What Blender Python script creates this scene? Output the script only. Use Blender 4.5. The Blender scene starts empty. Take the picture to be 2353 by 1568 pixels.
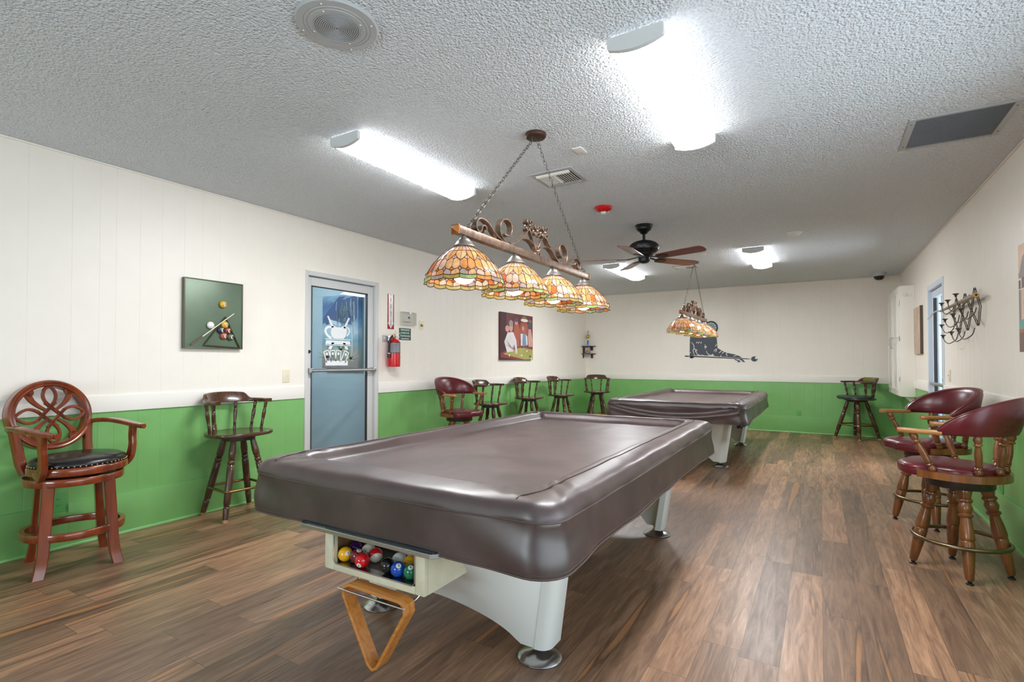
# Billiard room: long room with two covered pool tables, bar stools, stained glass table lamps.
import bpy, bmesh, math, random
from mathutils import Vector, Matrix, noise

random.seed(7)
PI = math.pi
SC = bpy.context.scene
COL = SC.collection

# ------------------------------------------------------------------ dimensions
XL, XR, YB, YF, H = -4.321, 1.113, 10.297, -3.6, 2.63
RAIL0, RAIL1, BOARD = 0.875, 0.990, 0.285


# ------------------------------------------------------------------ materials
def lin(r, g, b):
    def c(u):
        u /= 255.0
        return u / 12.92 if u <= 0.04045 else ((u + 0.055) / 1.055) ** 2.4
    return (c(r), c(g), c(b), 1.0)


class NT:
    """small node helper"""
    def __init__(self, name):
        self.mat = bpy.data.materials.new(name)
        self.mat.use_nodes = True
        self.t = self.mat.node_tree
        self.t.nodes.clear()
        self.out = self.n('ShaderNodeOutputMaterial')

    def n(self, typ, **kw):
        nd = self.t.nodes.new(typ)
        for k, v in kw.items():
            setattr(nd, k, v)
        return nd

    def set(self, nd, **kw):
        for k, v in kw.items():
            nd.inputs[k.replace('_', ' ')].default_value = v
        return nd

    def l(self, a, b):
        self.t.links.new(a, b)

    def math(self, op, a, b=None):
        m = self.n('ShaderNodeMath', operation=op)
        for i, v in enumerate((a, b)):
            if v is None:
                continue
            if isinstance(v, (int, float)):
                m.inputs[i].default_value = v
            else:
                self.l(v, m.inputs[i])
        return m.outputs[0]

    def coord(self, which='Object', scale=(1, 1, 1)):
        tc = self.n('ShaderNodeTexCoord')
        mp = self.n('ShaderNodeMapping')
        mp.inputs['Scale'].default_value = scale
        self.l(tc.outputs[which], mp.inputs['Vector'])
        return mp.outputs[0]

    def noise(self, vec, scale=5.0, detail=3.0, rough=0.5, dist=0.0):
        nd = self.n('ShaderNodeTexNoise')
        nd.inputs['Scale'].default_value = scale
        nd.inputs['Detail'].default_value = detail
        nd.inputs['Roughness'].default_value = rough
        nd.inputs['Distortion'].default_value = dist
        if vec is not None:
            self.l(vec, nd.inputs['Vector'])
        return nd

    def ramp(self, fac, stops):
        r = self.n('ShaderNodeValToRGB')
        el = r.color_ramp.elements
        while len(el) < len(stops):
            el.new(0.5)
        for e, (p, c) in zip(el, stops):
            e.position = p
            e.color = c if len(c) == 4 else (*c, 1)
        self.l(fac, r.inputs[0])
        return r.outputs[0]

    def bump(self, height, strength=0.2, dist=0.01):
        b = self.n('ShaderNodeBump')
        b.inputs['Strength'].default_value = strength
        b.inputs['Distance'].default_value = dist
        self.l(height, b.inputs['Height'])
        return b.outputs[0]

    def bsdf(self, color=None, rough=0.5, metal=0.0, **kw):
        p = self.n('ShaderNodeBsdfPrincipled')
        if color is not None:
            if isinstance(color, (tuple, list)):
                p.inputs['Base Color'].default_value = color
            else:
                self.l(color, p.inputs['Base Color'])
        if isinstance(rough, (int, float)):
            p.inputs['Roughness'].default_value = rough
        else:
            self.l(rough, p.inputs['Roughness'])
        p.inputs['Metallic'].default_value = metal
        for k, v in kw.items():
            k = k.replace('_', ' ')
            if isinstance(v, (int, float, tuple)):
                p.inputs[k].default_value = v
            else:
                self.l(v, p.inputs[k])
        self.l(p.outputs[0], self.out.inputs[0])
        return p


def plain(name, rgb, rough=0.5, metal=0.0, var=0.06, bump=0.0, bscale=60.0, **kw):
    """simple paint/plastic/metal with a little procedural variation"""
    t = NT(name)
    c = lin(*rgb)
    v = t.coord()
    nz = t.noise(v, 6.0, 4.0)
    col = t.ramp(nz.outputs[0], [(0.25, tuple(x * (1 - var) for x in c[:3])), (0.75, tuple(min(1, x * (1 + var)) for x in c[:3]))])
    if bump:
        n2 = t.noise(v, bscale, 3.0)
        kw['Normal'] = t.bump(n2.outputs[0], bump, 0.004)
    t.bsdf(col, rough, metal, **kw)
    return t.mat


def wood(name, dark, mid, light, rough=0.3, axis='Z', scale=1.0, coat=0.0):
    t = NT(name)
    st = {'X': (2, 26, 26), 'Y': (26, 2, 26), 'Z': (26, 26, 2)}[axis]
    v = t.coord('Object', tuple(s * scale for s in st))
    a = t.noise(v, 1.6, 5.0, 0.6, 0.6)
    col = t.ramp(a.outputs[0], [(0.28, lin(*dark)), (0.5, lin(*mid)), (0.75, lin(*light))])
    t.bsdf(col, rough, 0.0, Coat_Weight=coat, Coat_Roughness=0.12, Normal=t.bump(a.outputs[0], 0.06, 0.002))
    return t.mat


def emit(name, rgb, strength):
    t = NT(name)
    e = t.n('ShaderNodeEmission')
    e.inputs[0].default_value = rgb if len(rgb) == 4 else (*rgb, 1)
    e.inputs[1].default_value = strength
    t.l(e.outputs[0], t.out.inputs[0])
    return t.mat


# ------------------------------------------------------------------ mesh builder
def xform(p=(0, 0, 0), rz=0.0, rx=0.0, ry=0.0, s=(1, 1, 1)):
    return Matrix.Translation(p) @ Matrix.Rotation(rz, 4, 'Z') @ Matrix.Rotation(ry, 4, 'Y') @ Matrix.Rotation(rx, 4, 'X') @ Matrix.Diagonal((*s, 1))


def align(p0, p1):
    p0, p1 = Vector(p0), Vector(p1)
    d = (p1 - p0).normalized()
    q = Vector((0, 0, 1)).rotation_difference(d)
    return Matrix.Translation(p0) @ q.to_matrix().to_4x4()


class MB:
    def __init__(self):
        self.v, self.f, self.m = [], [], []

    def add(self, vs, fs, mat=0, M=None):
        o = len(self.v)
        for p in vs:
            p = Vector(p)
            self.v.append(M @ p if M is not None else p)
        for f in fs:
            self.f.append([i + o for i in f])
            self.m.append(mat)
        return self

    def box(self, x0, x1, y0, y1, z0, z1, mat=0, M=None, b=0.0):
        x0, x1 = min(x0, x1), max(x0, x1)
        y0, y1 = min(y0, y1), max(y0, y1)
        z0, z1 = min(z0, z1), max(z0, z1)
        if b <= 0:
            vs = [(x, y, z) for z in (z0, z1) for y in (y0, y1) for x in (x0, x1)]
            fs = [(0, 2, 3, 1), (4, 5, 7, 6), (0, 1, 5, 4), (2, 6, 7, 3), (0, 4, 6, 2), (1, 3, 7, 5)]
            return self.add(vs, fs, mat, M)
        b = min(b, 0.49 * (x1 - x0), 0.49 * (y1 - y0), 0.49 * (z1 - z0))
        bm = bmesh.new()
        bmesh.ops.create_cube(bm, size=1.0)
        for v in bm.verts:
            v.co = Vector(((x0 + x1) / 2 + v.co.x * (x1 - x0), (y0 + y1) / 2 + v.co.y * (y1 - y0), (z0 + z1) / 2 + v.co.z * (z1 - z0)))
        bmesh.ops.bevel(bm, geom=list(bm.edges), offset=b, segments=2, affect='EDGES', profile=0.6)
        bm.verts.index_update()
        self.add([v.co.copy() for v in bm.verts], [[v.index for v in f.verts] for f in bm.faces], mat, M)
        bm.free()
        return self

    def loft(self, loops, mat=0, M=None, cap0=True, cap1=True, closed=True, wrap=False):
        """loops: equal length lists of points"""
        n = len(loops[0])
        vs = [p for lp in loops for p in lp]
        fs = []
        L = len(loops)
        for i in range(L if wrap else L - 1):
            a, c = i * n, ((i + 1) % L) * n
            for j in range(n if closed else n - 1):
                k = (j + 1) % n
                fs.append((a + j, a + k, c + k, c + j))
        if not wrap:
            if cap0:
                fs.append(tuple(reversed(range(n))))
            if cap1:
                fs.append(tuple(range((L - 1) * n, L * n)))
        return self.add(vs, fs, mat, M)

    def lathe(self, prof, n=16, mat=0, M=None, cap0=True, cap1=True):
        loops = []
        for r, z in prof:
            r = max(r, 1e-5)
            loops.append([(r * math.cos(2 * PI * j / n), r * math.sin(2 * PI * j / n), z) for j in range(n)])
        return self.loft(loops, mat, M, cap0, cap1)

    def rod(self, p0, p1, r, n=10, mat=0, r1=None, M=None):
        L = (Vector(p1) - Vector(p0)).length
        A = align(p0, p1)
        if M is not None:
            A = M @ A
        return self.lathe([(r, 0), (r if r1 is None else r1, L)], n, mat, A)

    def turned(self, p0, p1, prof, n=12, mat=0, M=None):
        """prof: (radius, fraction of the length)"""
        L = (Vector(p1) - Vector(p0)).length
        A = align(p0, p1)
        if M is not None:
            A = M @ A
        return self.lathe([(r, t * L) for r, t in prof], n, mat, A)

    def sphere(self, c, r, mat=0, n=16, M=None, s=(1, 1, 1)):
        prof = [(max(1e-5, r * math.sin(PI * i / n)), -r * math.cos(PI * i / n)) for i in range(n + 1)]
        A = Matrix.Translation(c) @ Matrix.Diagonal((*s, 1))
        if M is not None:
            A = M @ A
        return self.lathe(prof, 2 * n, mat, A, False, False)

    def frames(self, pts, closed=False, up=None):
        pts = [Vector(p) for p in pts]
        n = len(pts)
        T = []
        for i in range(n):
            a = pts[(i - 1) % n] if (closed or i > 0) else pts[i]
            b = pts[(i + 1) % n] if (closed or i < n - 1) else pts[i]
            d = b - a
            T.append(d.normalized() if d.length > 1e-9 else Vector((0, 0, 1)))
        out = []
        if up is not None:
            up = Vector(up)
            for t in T:
                s = t.cross(up)
                if s.length < 1e-6:
                    s = Vector((1, 0, 0))
                s.normalize()
                out.append((s, s.cross(t).normalized()))
            return pts, out
        t0 = T[0]
        a = Vector((0, 0, 1)) if abs(t0.z) < 0.9 else Vector((1, 0, 0))
        u = t0.cross(a).normalized()
        for i in range(n):
            if i:
                q = T[i - 1].rotation_difference(T[i])
                u = q @ u
                u = (u - T[i] * u.dot(T[i])).normalized()
            out.append((u, T[i].cross(u).normalized()))
        return pts, out

    def tube(self, pts, r, n=8, closed=False, mat=0, M=None):
        pts, fr = self.frames(pts, closed)
        rr = r if isinstance(r, (list, tuple)) else [r] * len(pts)
        loops = []
        for p, (u, w), q in zip(pts, fr, rr):
            loops.append([p + (u * math.cos(2 * PI * j / n) + w * math.sin(2 * PI * j / n)) * q for j in range(n)])
        return self.loft(loops, mat, M, True, True, True, closed)

    def bar(self, pts, w, t, up, closed=False, mat=0, M=None):
        """rectangular section: w across (side), t along up"""
        pts, fr = self.frames(pts, closed, up)
        ww = w if isinstance(w, (list, tuple)) else [w] * len(pts)
        tt = t if isinstance(t, (list, tuple)) else [t] * len(pts)
        loops = []
        for p, (s, u), a, b in zip(pts, fr, ww, tt):
            c = 0.18 * min(a, b)
            loops.append([p + s * x + u * y for x, y in (
                (-a / 2 + c, -b / 2), (a / 2 - c, -b / 2), (a / 2, -b / 2 + c), (a / 2, b / 2 - c),
                (a / 2 - c, b / 2), (-a / 2 + c, b / 2), (-a / 2, b / 2 - c), (-a / 2, -b / 2 + c))])
        return self.loft(loops, mat, M, True, True, True, closed)

    def prism(self, poly, z0, z1, mat=0, M=None):
        n = len(poly)
        vs = [(x, y, z0) for x, y in poly] + [(x, y, z1) for x, y in poly]
        fs = [tuple(reversed(range(n))), tuple(range(n, 2 * n))]
        fs += [(j, (j + 1) % n, n + (j + 1) % n, n + j) for j in range(n)]
        return self.add(vs, fs, mat, M)

    def text(self, body, size, M, mat=0, depth=0.0006, align_x='CENTER', sx=1.0, bold=0.0):
        c = bpy.data.curves.new('lettering', 'FONT')
        c.body = body
        c.size = size
        c.align_x = align_x
        c.align_y = 'CENTER'
        c.extrude = depth
        c.offset = bold
        o = bpy.data.objects.new('lettering', c)
        COL.objects.link(o)
        dg = bpy.context.evaluated_depsgraph_get()
        ev = o.evaluated_get(dg)
        me = ev.to_mesh()
        self.add([(v.co.x * sx, v.co.y, v.co.z) for v in me.vertices], [list(p.vertices) for p in me.polygons], mat, M)
        ev.to_mesh_clear()
        bpy.data.objects.remove(o)
        bpy.data.curves.remove(c)
        return self

    def build(self, name, mats, parent=None, smooth=35.0, loc=None, rz=0.0):
        me = bpy.data.meshes.new(name)
        me.from_pydata([tuple(v) for v in self.v], [], self.f)
        if not isinstance(mats, (list, tuple)):
            mats = [mats]
        for m in mats:
            me.materials.append(m)
        me.polygons.foreach_set('material_index', self.m)
        if smooth:
            me.polygons.foreach_set('use_smooth', [True] * len(self.f))
            me.set_sharp_from_angle(angle=math.radians(smooth))
        bm = bmesh.new()
        bm.from_mesh(me)
        bmesh.ops.recalc_face_normals(bm, faces=bm.faces)
        bm.to_mesh(me)
        bm.free()
        me.update()
        o = bpy.data.objects.new(name, me)
        COL.objects.link(o)
        if parent is not None:
            o.parent = parent
        if loc is not None:
            o.location = loc
        if rz:
            o.rotation_euler = (0, 0, rz)
        return o


def tag(o, label, cat, group=None):
    o['label'] = label
    o['category'] = cat
    if group:
        o['group'] = group
    return o


def thing(name, label, cat, loc=(0, 0, 0), rz=0.0, group=None):
    o = bpy.data.objects.new(name, None)
    o.empty_display_size = 0.1
    COL.objects.link(o)
    o.location = loc
    o.rotation_euler = (0, 0, rz)
    return tag(o, label, cat, group)


def struct(o):
    o['kind'] = 'structure'
    return o


def dup(root, loc, rz=0.0, label=None):
    def cp(src, par):
        c = src.copy()
        COL.objects.link(c)
        if par is not None:
            c.parent = par
        for ch in list(src.children):
            cp(ch, c)
        return c
    r = cp(root, None)
    r.location = loc
    r.rotation_euler = (0, 0, rz)
    if label:
        r['label'] = label
    return r


def smoothpath(pts, k=6, closed=False):
    """Catmull-Rom resample"""
    P = [Vector(p) for p in pts]
    n = len(P)
    out = []
    rng = n if closed else n - 1
    for i in range(rng):
        p0 = P[(i - 1) % n] if (closed or i > 0) else P[0] * 2 - P[1]
        p1, p2 = P[i], P[(i + 1) % n]
        p3 = P[(i + 2) % n] if (closed or i + 2 < n) else P[-1] * 2 - P[-2]
        for j in range(k):
            t = j / k
            out.append(0.5 * ((2 * p1) + (p2 - p0) * t + (2 * p0 - 5 * p1 + 4 * p2 - p3) * t * t + (3 * p1 - p0 - 3 * p2 + p3) * t ** 3))
    if not closed:
        out.append(P[-1].copy())
    return out


def superell(a_f, a_b, b, nf, nb, N=48):
    pts = []
    for i in range(N):
        t = 2 * PI * i / N
        c, s = math.cos(t), math.sin(t)
        e, a = (nf, a_f) if c >= 0 else (nb, a_b)
        pts.append((a * math.copysign(abs(c) ** (2 / e), c), b * math.copysign(abs(s) ** (2 / e), s)))
    return pts


def slab(mb, outline, layers, mat=0, M=None, crown=None):
    """outline 2d polygon about the origin; layers (scale, z)"""
    loops = [[(x * s, y * s, z) for x, y in outline] for s, z in layers]
    return mb.loft(loops, mat, M)


# rotation matrices that put a flat XY drawing on a wall: local x to the viewer's right, local y up, local z out of the wall
LEFTW = Matrix(((0, 0, 1, 0), (1, 0, 0, 0), (0, 1, 0, 0), (0, 0, 0, 1)))      # faces +X, right = +Y
RIGHTW = Matrix(((0, 0, -1, 0), (-1, 0, 0, 0), (0, 1, 0, 0), (0, 0, 0, 1)))   # faces -X, right = -Y
BACKW = Matrix(((1, 0, 0, 0), (0, 0, -1, 0), (0, 1, 0, 0), (0, 0, 0, 1)))     # faces -Y, right = +X


def onwall(W, x, y, z):
    return Matrix.Translation((x, y, z)) @ W


# ------------------------------------------------------------------ shared materials
M = {}
M['cream'] = plain('cream_wall_paint', (237, 231, 221), 0.42, var=0.015)
M['white_trim'] = plain('white_trim_paint', (236, 233, 225), 0.4, var=0.015)
M['green'] = plain('green_wall_paint', (121, 178, 104), 0.36, var=0.05)
M['alu'] = plain('brushed_aluminium', (200, 202, 203), 0.33, 1.0, var=0.03)
M['alu_paint'] = plain('silver_door_paint', (205, 206, 205), 0.35, 0.0, var=0.02)
M['chrome'] = plain('polished_chrome', (215, 217, 220), 0.14, 1.0, var=0.02)
M['black'] = plain('black_plastic', (20, 20, 22), 0.4)
M['black_metal'] = plain('black_metal', (30, 30, 32), 0.38, 0.3)
M['white_pl'] = plain('white_plastic', (228, 228, 224), 0.4, var=0.02)
M['ivory'] = plain('ivory_plastic', (226, 218, 190), 0.4, var=0.02)
M['grey_pl'] = plain('grey_painted_metal', (178, 180, 182), 0.45, var=0.02)
M['dark'] = plain('dark_recess', (28, 28, 30), 0.7)
M['brass'] = plain('aged_brass', (150, 124, 78), 0.3, 1.0, var=0.15)
M['green_pl'] = plain('green_painted_plate', (98, 168, 94), 0.35)
M['red_gloss'] = plain('red_gloss_paint', (196, 18, 24), 0.22, var=0.03)
# ------------------------------------------------------------------ room shell
def floor_mat():
    t = NT('vinyl_wood_planks')
    tc = t.n('ShaderNodeTexCoord')
    sp = t.n('ShaderNodeSeparateXYZ')
    t.l(tc.outputs['Object'], sp.inputs[0])
    X, Y = sp.outputs[0], sp.outputs[1]
    W, L = 0.152, 1.22
    xr = t.math('DIVIDE', X, W)
    row = t.math('FLOOR', xr)
    wn = t.n('ShaderNodeTexWhiteNoise', noise_dimensions='1D')
    t.l(row, wn.inputs['W'])
    yo = t.math('ADD', t.math('DIVIDE', Y, L), wn.outputs['Value'])
    pl = t.math('FLOOR', yo)
    cb = t.n('ShaderNodeCombineXYZ')
    t.l(row, cb.inputs[0]); t.l(pl, cb.inputs[1])
    w2 = t.n('ShaderNodeTexWhiteNoise', noise_dimensions='3D')
    t.l(cb.outputs[0], w2.inputs['Vector'])
    rnd = w2.outputs['Value']
    # grain coordinates, shifted per plank
    cg = t.n('ShaderNodeCombineXYZ')
    t.l(t.math('ADD', t.math('MULTIPLY', X, 1.0), t.math('MULTIPLY', rnd, 31.0)), cg.inputs[0])
    t.l(t.math('MULTIPLY', Y, 0.10), cg.inputs[1])
    t.l(t.math('MULTIPLY', rnd, 17.0), cg.inputs[2])
    g1 = t.noise(cg.outputs[0], 26.0, 6.0, 0.62, 1.2)
    cf = t.n('ShaderNodeCombineXYZ')
    t.l(t.math('ADD', X, t.math('MULTIPLY', rnd, 9.0)), cf.inputs[0])
    t.l(t.math('MULTIPLY', Y, 0.035), cf.inputs[1])
    g2 = t.noise(cf.outputs[0], 190.0, 3.0, 0.6, 0.2)
    # sapwood streaks
    cs = t.n('ShaderNodeCombineXYZ')
    t.l(t.math('ADD', X, t.math('MULTIPLY', rnd, 53.0)), cs.inputs[0])
    t.l(t.math('MULTIPLY', Y, 0.055), cs.inputs[1])
    g3 = t.noise(cs.outputs[0], 11.0, 2.0, 0.4, 0.8)
    base = t.ramp(g1.outputs[0], [(0.28, lin(98, 73, 58)), (0.47, lin(130, 99, 77)), (0.6, lin(148, 115, 91)), (0.8, lin(168, 135, 109))])
    tone = t.ramp(rnd, [(0.0, (0.60, 0.58, 0.58, 1)), (0.3, (0.84, 0.82, 0.80, 1)), (0.65, (1.06, 1.03, 1.0, 1)), (1.0, (1.45, 1.36, 1.28, 1))])
    mx = t.n('ShaderNodeMix', data_type='RGBA', blend_type='MULTIPLY')
    mx.inputs['Factor'].default_value = 1.0
    t.l(base, mx.inputs['A']); t.l(tone, mx.inputs['B'])
    fine = t.ramp(g2.outputs[0], [(0.35, (0.78, 0.77, 0.76, 1)), (0.6, (1.08, 1.08, 1.08, 1))])
    m2 = t.n('ShaderNodeMix', data_type='RGBA', blend_type='MULTIPLY')
    m2.inputs['Factor'].default_value = 0.8
    t.l(mx.outputs['Result'], m2.inputs['A']); t.l(fine, m2.inputs['B'])
    sap = t.ramp(g3.outputs[0], [(0.655, (0, 0, 0, 1)), (0.70, (1, 1, 1, 1))])
    m3 = t.n('ShaderNodeMix', data_type='RGBA')
    m3.inputs['B'].default_value = lin(172, 116, 70)
    t.l(m2.outputs['Result'], m3.inputs['A'])
    t.l(t.math('MULTIPLY', sap, 0.75), m3.inputs['Factor'])
    drk = t.ramp(g3.outputs[0], [(0.615, (0, 0, 0, 1)), (0.65, (1, 1, 1, 1)), (0.67, (0, 0, 0, 1))])
    m4 = t.n('ShaderNodeMix', data_type='RGBA')
    m4.inputs['B'].default_value = lin(58, 38, 28)
    t.l(m3.outputs['Result'], m4.inputs['A'])
    t.l(t.math('MULTIPLY', drk, 0.6), m4.inputs['Factor'])
    # joints
    fx = t.math('SUBTRACT', xr, row)
    fy = t.math('SUBTRACT', yo, pl)
    jx = t.math('LESS_THAN', t.math('MINIMUM', fx, t.math('SUBTRACT', 1.0, fx)), 0.008)
    jy = t.math('LESS_THAN', t.math('MINIMUM', fy, t.math('SUBTRACT', 1.0, fy)), 0.0012)
    j = t.math('MAXIMUM', jx, jy)
    m5 = t.n('ShaderNodeMix', data_type='RGBA')
    m5.inputs['B'].default_value = lin(60, 42, 32)
    t.l(m4.outputs['Result'], m5.inputs['A'])
    t.l(t.math('MULTIPLY', j, 0.6), m5.inputs['Factor'])
    hgt = t.math('SUBTRACT', t.math('MULTIPLY', g2.outputs[0], 0.5), j)
    rg = t.ramp(g1.outputs[0], [(0.3, (0.42, 0.42, 0.42, 1)), (0.8, (0.33, 0.33, 0.33, 1))])
    t.bsdf(m5.outputs['Result'], rg, 0.0, Normal=t.bump(hgt, 0.12, 0.002), Specular_IOR_Level=0.85)
    return t.mat


def ceiling_mat():
    t = NT('popcorn_ceiling')
    v = t.coord()
    a = t.noise(v, 62.0, 3.0, 0.6)
    b = t.n('ShaderNodeTexVoronoi')
    b.inputs['Scale'].default_value = 85.0
    t.l(v, b.inputs['Vector'])
    hgt = t.math('SUBTRACT', t.math('MULTIPLY', a.outputs[0], 1.6), t.math('MULTIPLY', b.outputs['Distance'], 0.7))
    col = t.ramp(a.outputs[0], [(0.35, lin(223, 229, 235)), (0.65, lin(234, 240, 246))])
    t.bsdf(col, 0.9, 0.0, Normal=t.bump(hgt, 1.0, 0.012), Specular_IOR_Level=0.1)
    return t.mat


M['floor'] = floor_mat()
M['ceiling'] = ceiling_mat()

b = MB()
b.box(XL - 0.12, XR + 0.12, YF - 0.12, YB + 0.12, -0.1, 0.0)
struct(b.build('floor', M['floor'], smooth=0))
b = MB()
b.box(XL - 0.12, XR + 0.12, YF - 0.12, YB + 0.12, H, H + 0.1)
struct(b.build('ceiling', M['ceiling'], smooth=0))

GROOVES = [0.0, 0.226, 0.382, 0.480, 0.631, 0.780, 0.941, 1.080]


def panelling(mb, W, fixed, u0, u1, z0, z1, phase, mat, thick=0.12):
    """V-grooved board panelling on a wall; u runs to the viewer's right on the wall plane"""
    us = []
    k = math.floor((u0 - phase) / 1.22) - 1
    while phase + k * 1.22 < u1:
        for g in GROOVES:
            u = phase + k * 1.22 + g
            if u0 + 0.01 < u < u1 - 0.01:
                us.append(u)
        k += 1
    prof = [(u0, 0.0)]
    for u in us:
        prof += [(u - 0.002, 0.0), (u, -0.0014), (u + 0.002, 0.0)]
    prof.append((u1, 0.0))
    prof += [(u1, -thick), (u0, -thick)]
    n = len(prof)
    vs = [(u, z0, d) for u, d in prof] + [(u, z1, d) for u, d in prof]
    fs = [(j, (j + 1) % n, n + (j + 1) % n, n + j) for j in range(n)]
    fs += [tuple(range(n)), tuple(range(n, 2 * n))]
    mb.add(vs, fs, mat, fixed @ W)


def wall(name, W, T, segs, phase):
    """segs: (u0,u1,z0,z1)"""
    mb = MB()
    for u0, u1, z0, z1 in segs:
        if z0 < RAIL0 < z1:
            panelling(mb, W, T, u0, u1, z0, RAIL0, phase, 1)
            panelling(mb, W, T, u0, u1, RAIL0, z1, phase, 0)
        else:
            panelling(mb, W, T, u0, u1, z0, z1, phase, 0 if z0 >= RAIL0 else 1)
    return struct(mb.build(name, [M['cream'], M['green']], smooth=0))


def strips(name, W, T, segs, mats, z0, z1, d, mat, b=0.003):
    mb = MB()
    for u0, u1 in segs:
        mb.box(u0, u1, z0, z1, 0.0, d, 0, T @ W, b)
    return struct(mb.build(name, mat, smooth=35))


DL0, DL1, DLZ = 3.270, 4.238, 2.130      # left doorway along Y
DR0, DR1, DRZ = 6.925, 7.845, 2.130      # right doorway along Y
WY0, WY1, WZ0, WZ1 = -2.4, 3.3, 0.45, 2.25   # wide window added in the right wall, out of view, for fill light

TL = Matrix.Translation((XL, 0, 0))
wall('wall_left', LEFTW, TL, [(YF, DL0, 0, H), (DL1, YB, 0, H), (DL0, DL1, DLZ, H)], 1.215)
TR = Matrix.Translation((XR, 0, 0))
# on the right wall u = -Y
wall('wall_right', RIGHTW, TR, [(-YB, -DR1, 0, H), (-DR0, -WY1, 0, H), (-WY0, -YF, 0, H), (-WY1, -WY0, 0, WZ0), (-WY1, -WY0, WZ1, H), (-DR1, -DR0, DRZ, H)], 0.37)
TBk = Matrix.Translation((0, YB, 0))
wall('wall_back', BACKW, TBk, [(XL, XR, 0, H)], -1.685)
FRONTW = Matrix(((-1, 0, 0, 0), (0, 0, 1, 0), (0, 1, 0, 0), (0, 0, 0, 1)))
TF = Matrix.Translation((0, YF, 0))
wall('wall_front', FRONTW, TF, [(-XR, 1.2, 0, H), (3.0, -XL, 0, H), (1.2, 3.0, 0, 0.9), (1.2, 3.0, 2.1, H)], 0.0)

# chair rail boards and lower boards
strips('trim_1', LEFTW, TL, [(YF + 0.02, DL0 - 0.005), (DL1 + 0.005, YB - 0.013)], 0, RAIL0, RAIL1, 0.013, M['white_trim'])
strips('trim_2', BACKW, TBk, [(XL + 0.013, XR - 0.013)], 0, RAIL0, RAIL1, 0.013, M['white_trim'])
strips('trim_3', RIGHTW, TR, [(-YB, -DR1 - 0.005), (-DR0 + 0.005, -WY1), (-WY0, -YF)], 0, RAIL0, RAIL1, 0.013, M['white_trim'])


def lowboard(name, W, T, segs, cut=None):
    mb = MB()
    for u0, u1 in segs:
        if cut and u0 < cut[0] and cut[1] < u1:
            pcs = [(u0, cut[0], 0.0, BOARD), (cut[1], u1, 0.0, BOARD), (cut[0], cut[1], 0.0, cut[2])]
            mb.box(cut[0], cut[1], cut[2], cut[2] + 0.018, 0, 0.04, 0, T @ W, 0.003)
        else:
            pcs = [(u0, u1, 0.0, BOARD)]
        for a, c, z0, z1 in pcs:
            mb.box(a, c, z0, z1, 0, 0.016, 0, T @ W, 0.003)
        # quarter round at the floor
        prof = [(0.016, 0.0), (0.030, 0.0), (0.029, 0.007), (0.025, 0.013), (0.016, 0.016)]
        n = len(prof)
        vs = [(u0, z, d) for d, z in prof] + [(u1, z, d) for d, z in prof]
        fs = [(j, (j + 1) % n, n + (j + 1) % n, n + j) for j in range(n)] + [tuple(range(n)), tuple(range(n, 2 * n))]
        mb.add(vs, fs, 0, T @ W)
    return struct(mb.build(name, M['green'], smooth=35))


lowboard('baseboard_left', LEFTW, TL, [(YF, DL0 - 0.005), (DL1 + 0.005, YB - 0.016)], (1.33, 1.44, 0.205))
lowboard('baseboard_back', BACKW, TBk, [(XL + 0.016, XR - 0.016)])
lowboard('baseboard_right', RIGHTW, TR, [(-YB, -DR1 - 0.005), (-DR0 + 0.005, -YF)])

# ceiling bead
b = MB()
for a0, a1, W_, T_ in ((YF, YB, LEFTW, TL), (XL, XR, BACKW, TBk), (-YB, -YF, RIGHTW, TR)):
    b.box(a0, a1, H - 0.012, H - 0.0005, 0.0005, 0.012, 0, T_ @ W_, 0.003)
struct(b.build('trim_4', M['cream']))


# ------------------------------------------------------------------ doors
def glass_mat(name, tint, refl=0.05, gain=1.0):
    t = NT(name)
    tr = t.n('ShaderNodeBsdfTransparent')
    tr.inputs[0].default_value = tint
    gl = t.n('ShaderNodeBsdfGlossy')
    gl.inputs['Roughness'].default_value = 0.0
    fr = t.n('ShaderNodeLayerWeight')
    fr.inputs[0].default_value = 0.5
    fac = t.math('ADD', t.math('MULTIPLY', t.math('POWER', fr.outputs['Facing'], 4.0), 0.7 * gain), refl)
    mx = t.n('ShaderNodeMixShader')
    t.l(fac, mx.inputs[0]); t.l(tr.outputs[0], mx.inputs[1]); t.l(gl.outputs[0], mx.inputs[2])
    t.l(mx.outputs[0], t.out.inputs[0])
    return t.mat


M['glass'] = glass_mat('clear_glass', (0.94, 0.97, 0.98, 1), 0.03)
M['glass_frost'] = glass_mat('pale_blue_glass', (0.86, 0.93, 0.96, 1), 0.02)
M['decal'] = plain('white_vinyl', (236, 239, 240), 0.5, var=0.02)
M['strip'] = plain('dark_gasket', (52, 54, 56), 0.6)

# left glazed door: frame, leaf rails, glass, push bar
d1 = bpy.data.objects.new('door_1', None)
COL.objects.link(d1)
struct(d1)
b = MB()
x0 = XL - 0.10
b.box(x0, XL + 0.012, DL0, DL0 + 0.035, 0, DLZ, 0, None, 0.003)
b.box(x0, XL + 0.012, DL1 - 0.045, DL1, 0, DLZ, 0, None, 0.003)
b.box(x0, XL + 0.012, DL0 + 0.035, DL1 - 0.045, DLZ - 0.045, DLZ, 0, None, 0.003)
b.box(x0, XL + 0.004, DL0 + 0.035, DL1 - 0.045, 0.0, 0.02, 0, None, 0.003)
b.build('door_frame', M['alu_paint'], d1)
b = MB()
lf0, lf1 = DL0 + 0.042, DL1 - 0.052
b.box(XL - 0.062, XL - 0.018, lf0, lf0 + 0.045, 0.025, DLZ - 0.058, 0, None, 0.003)
b.box(XL - 0.062, XL - 0.018, lf1 - 0.085, lf1, 0.025, DLZ - 0.058, 0, None, 0.003)
b.box(XL - 0.062, XL - 0.018, lf0 + 0.045, lf1 - 0.085, DLZ - 0.14, DLZ - 0.058, 0, None, 0.003)
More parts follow.
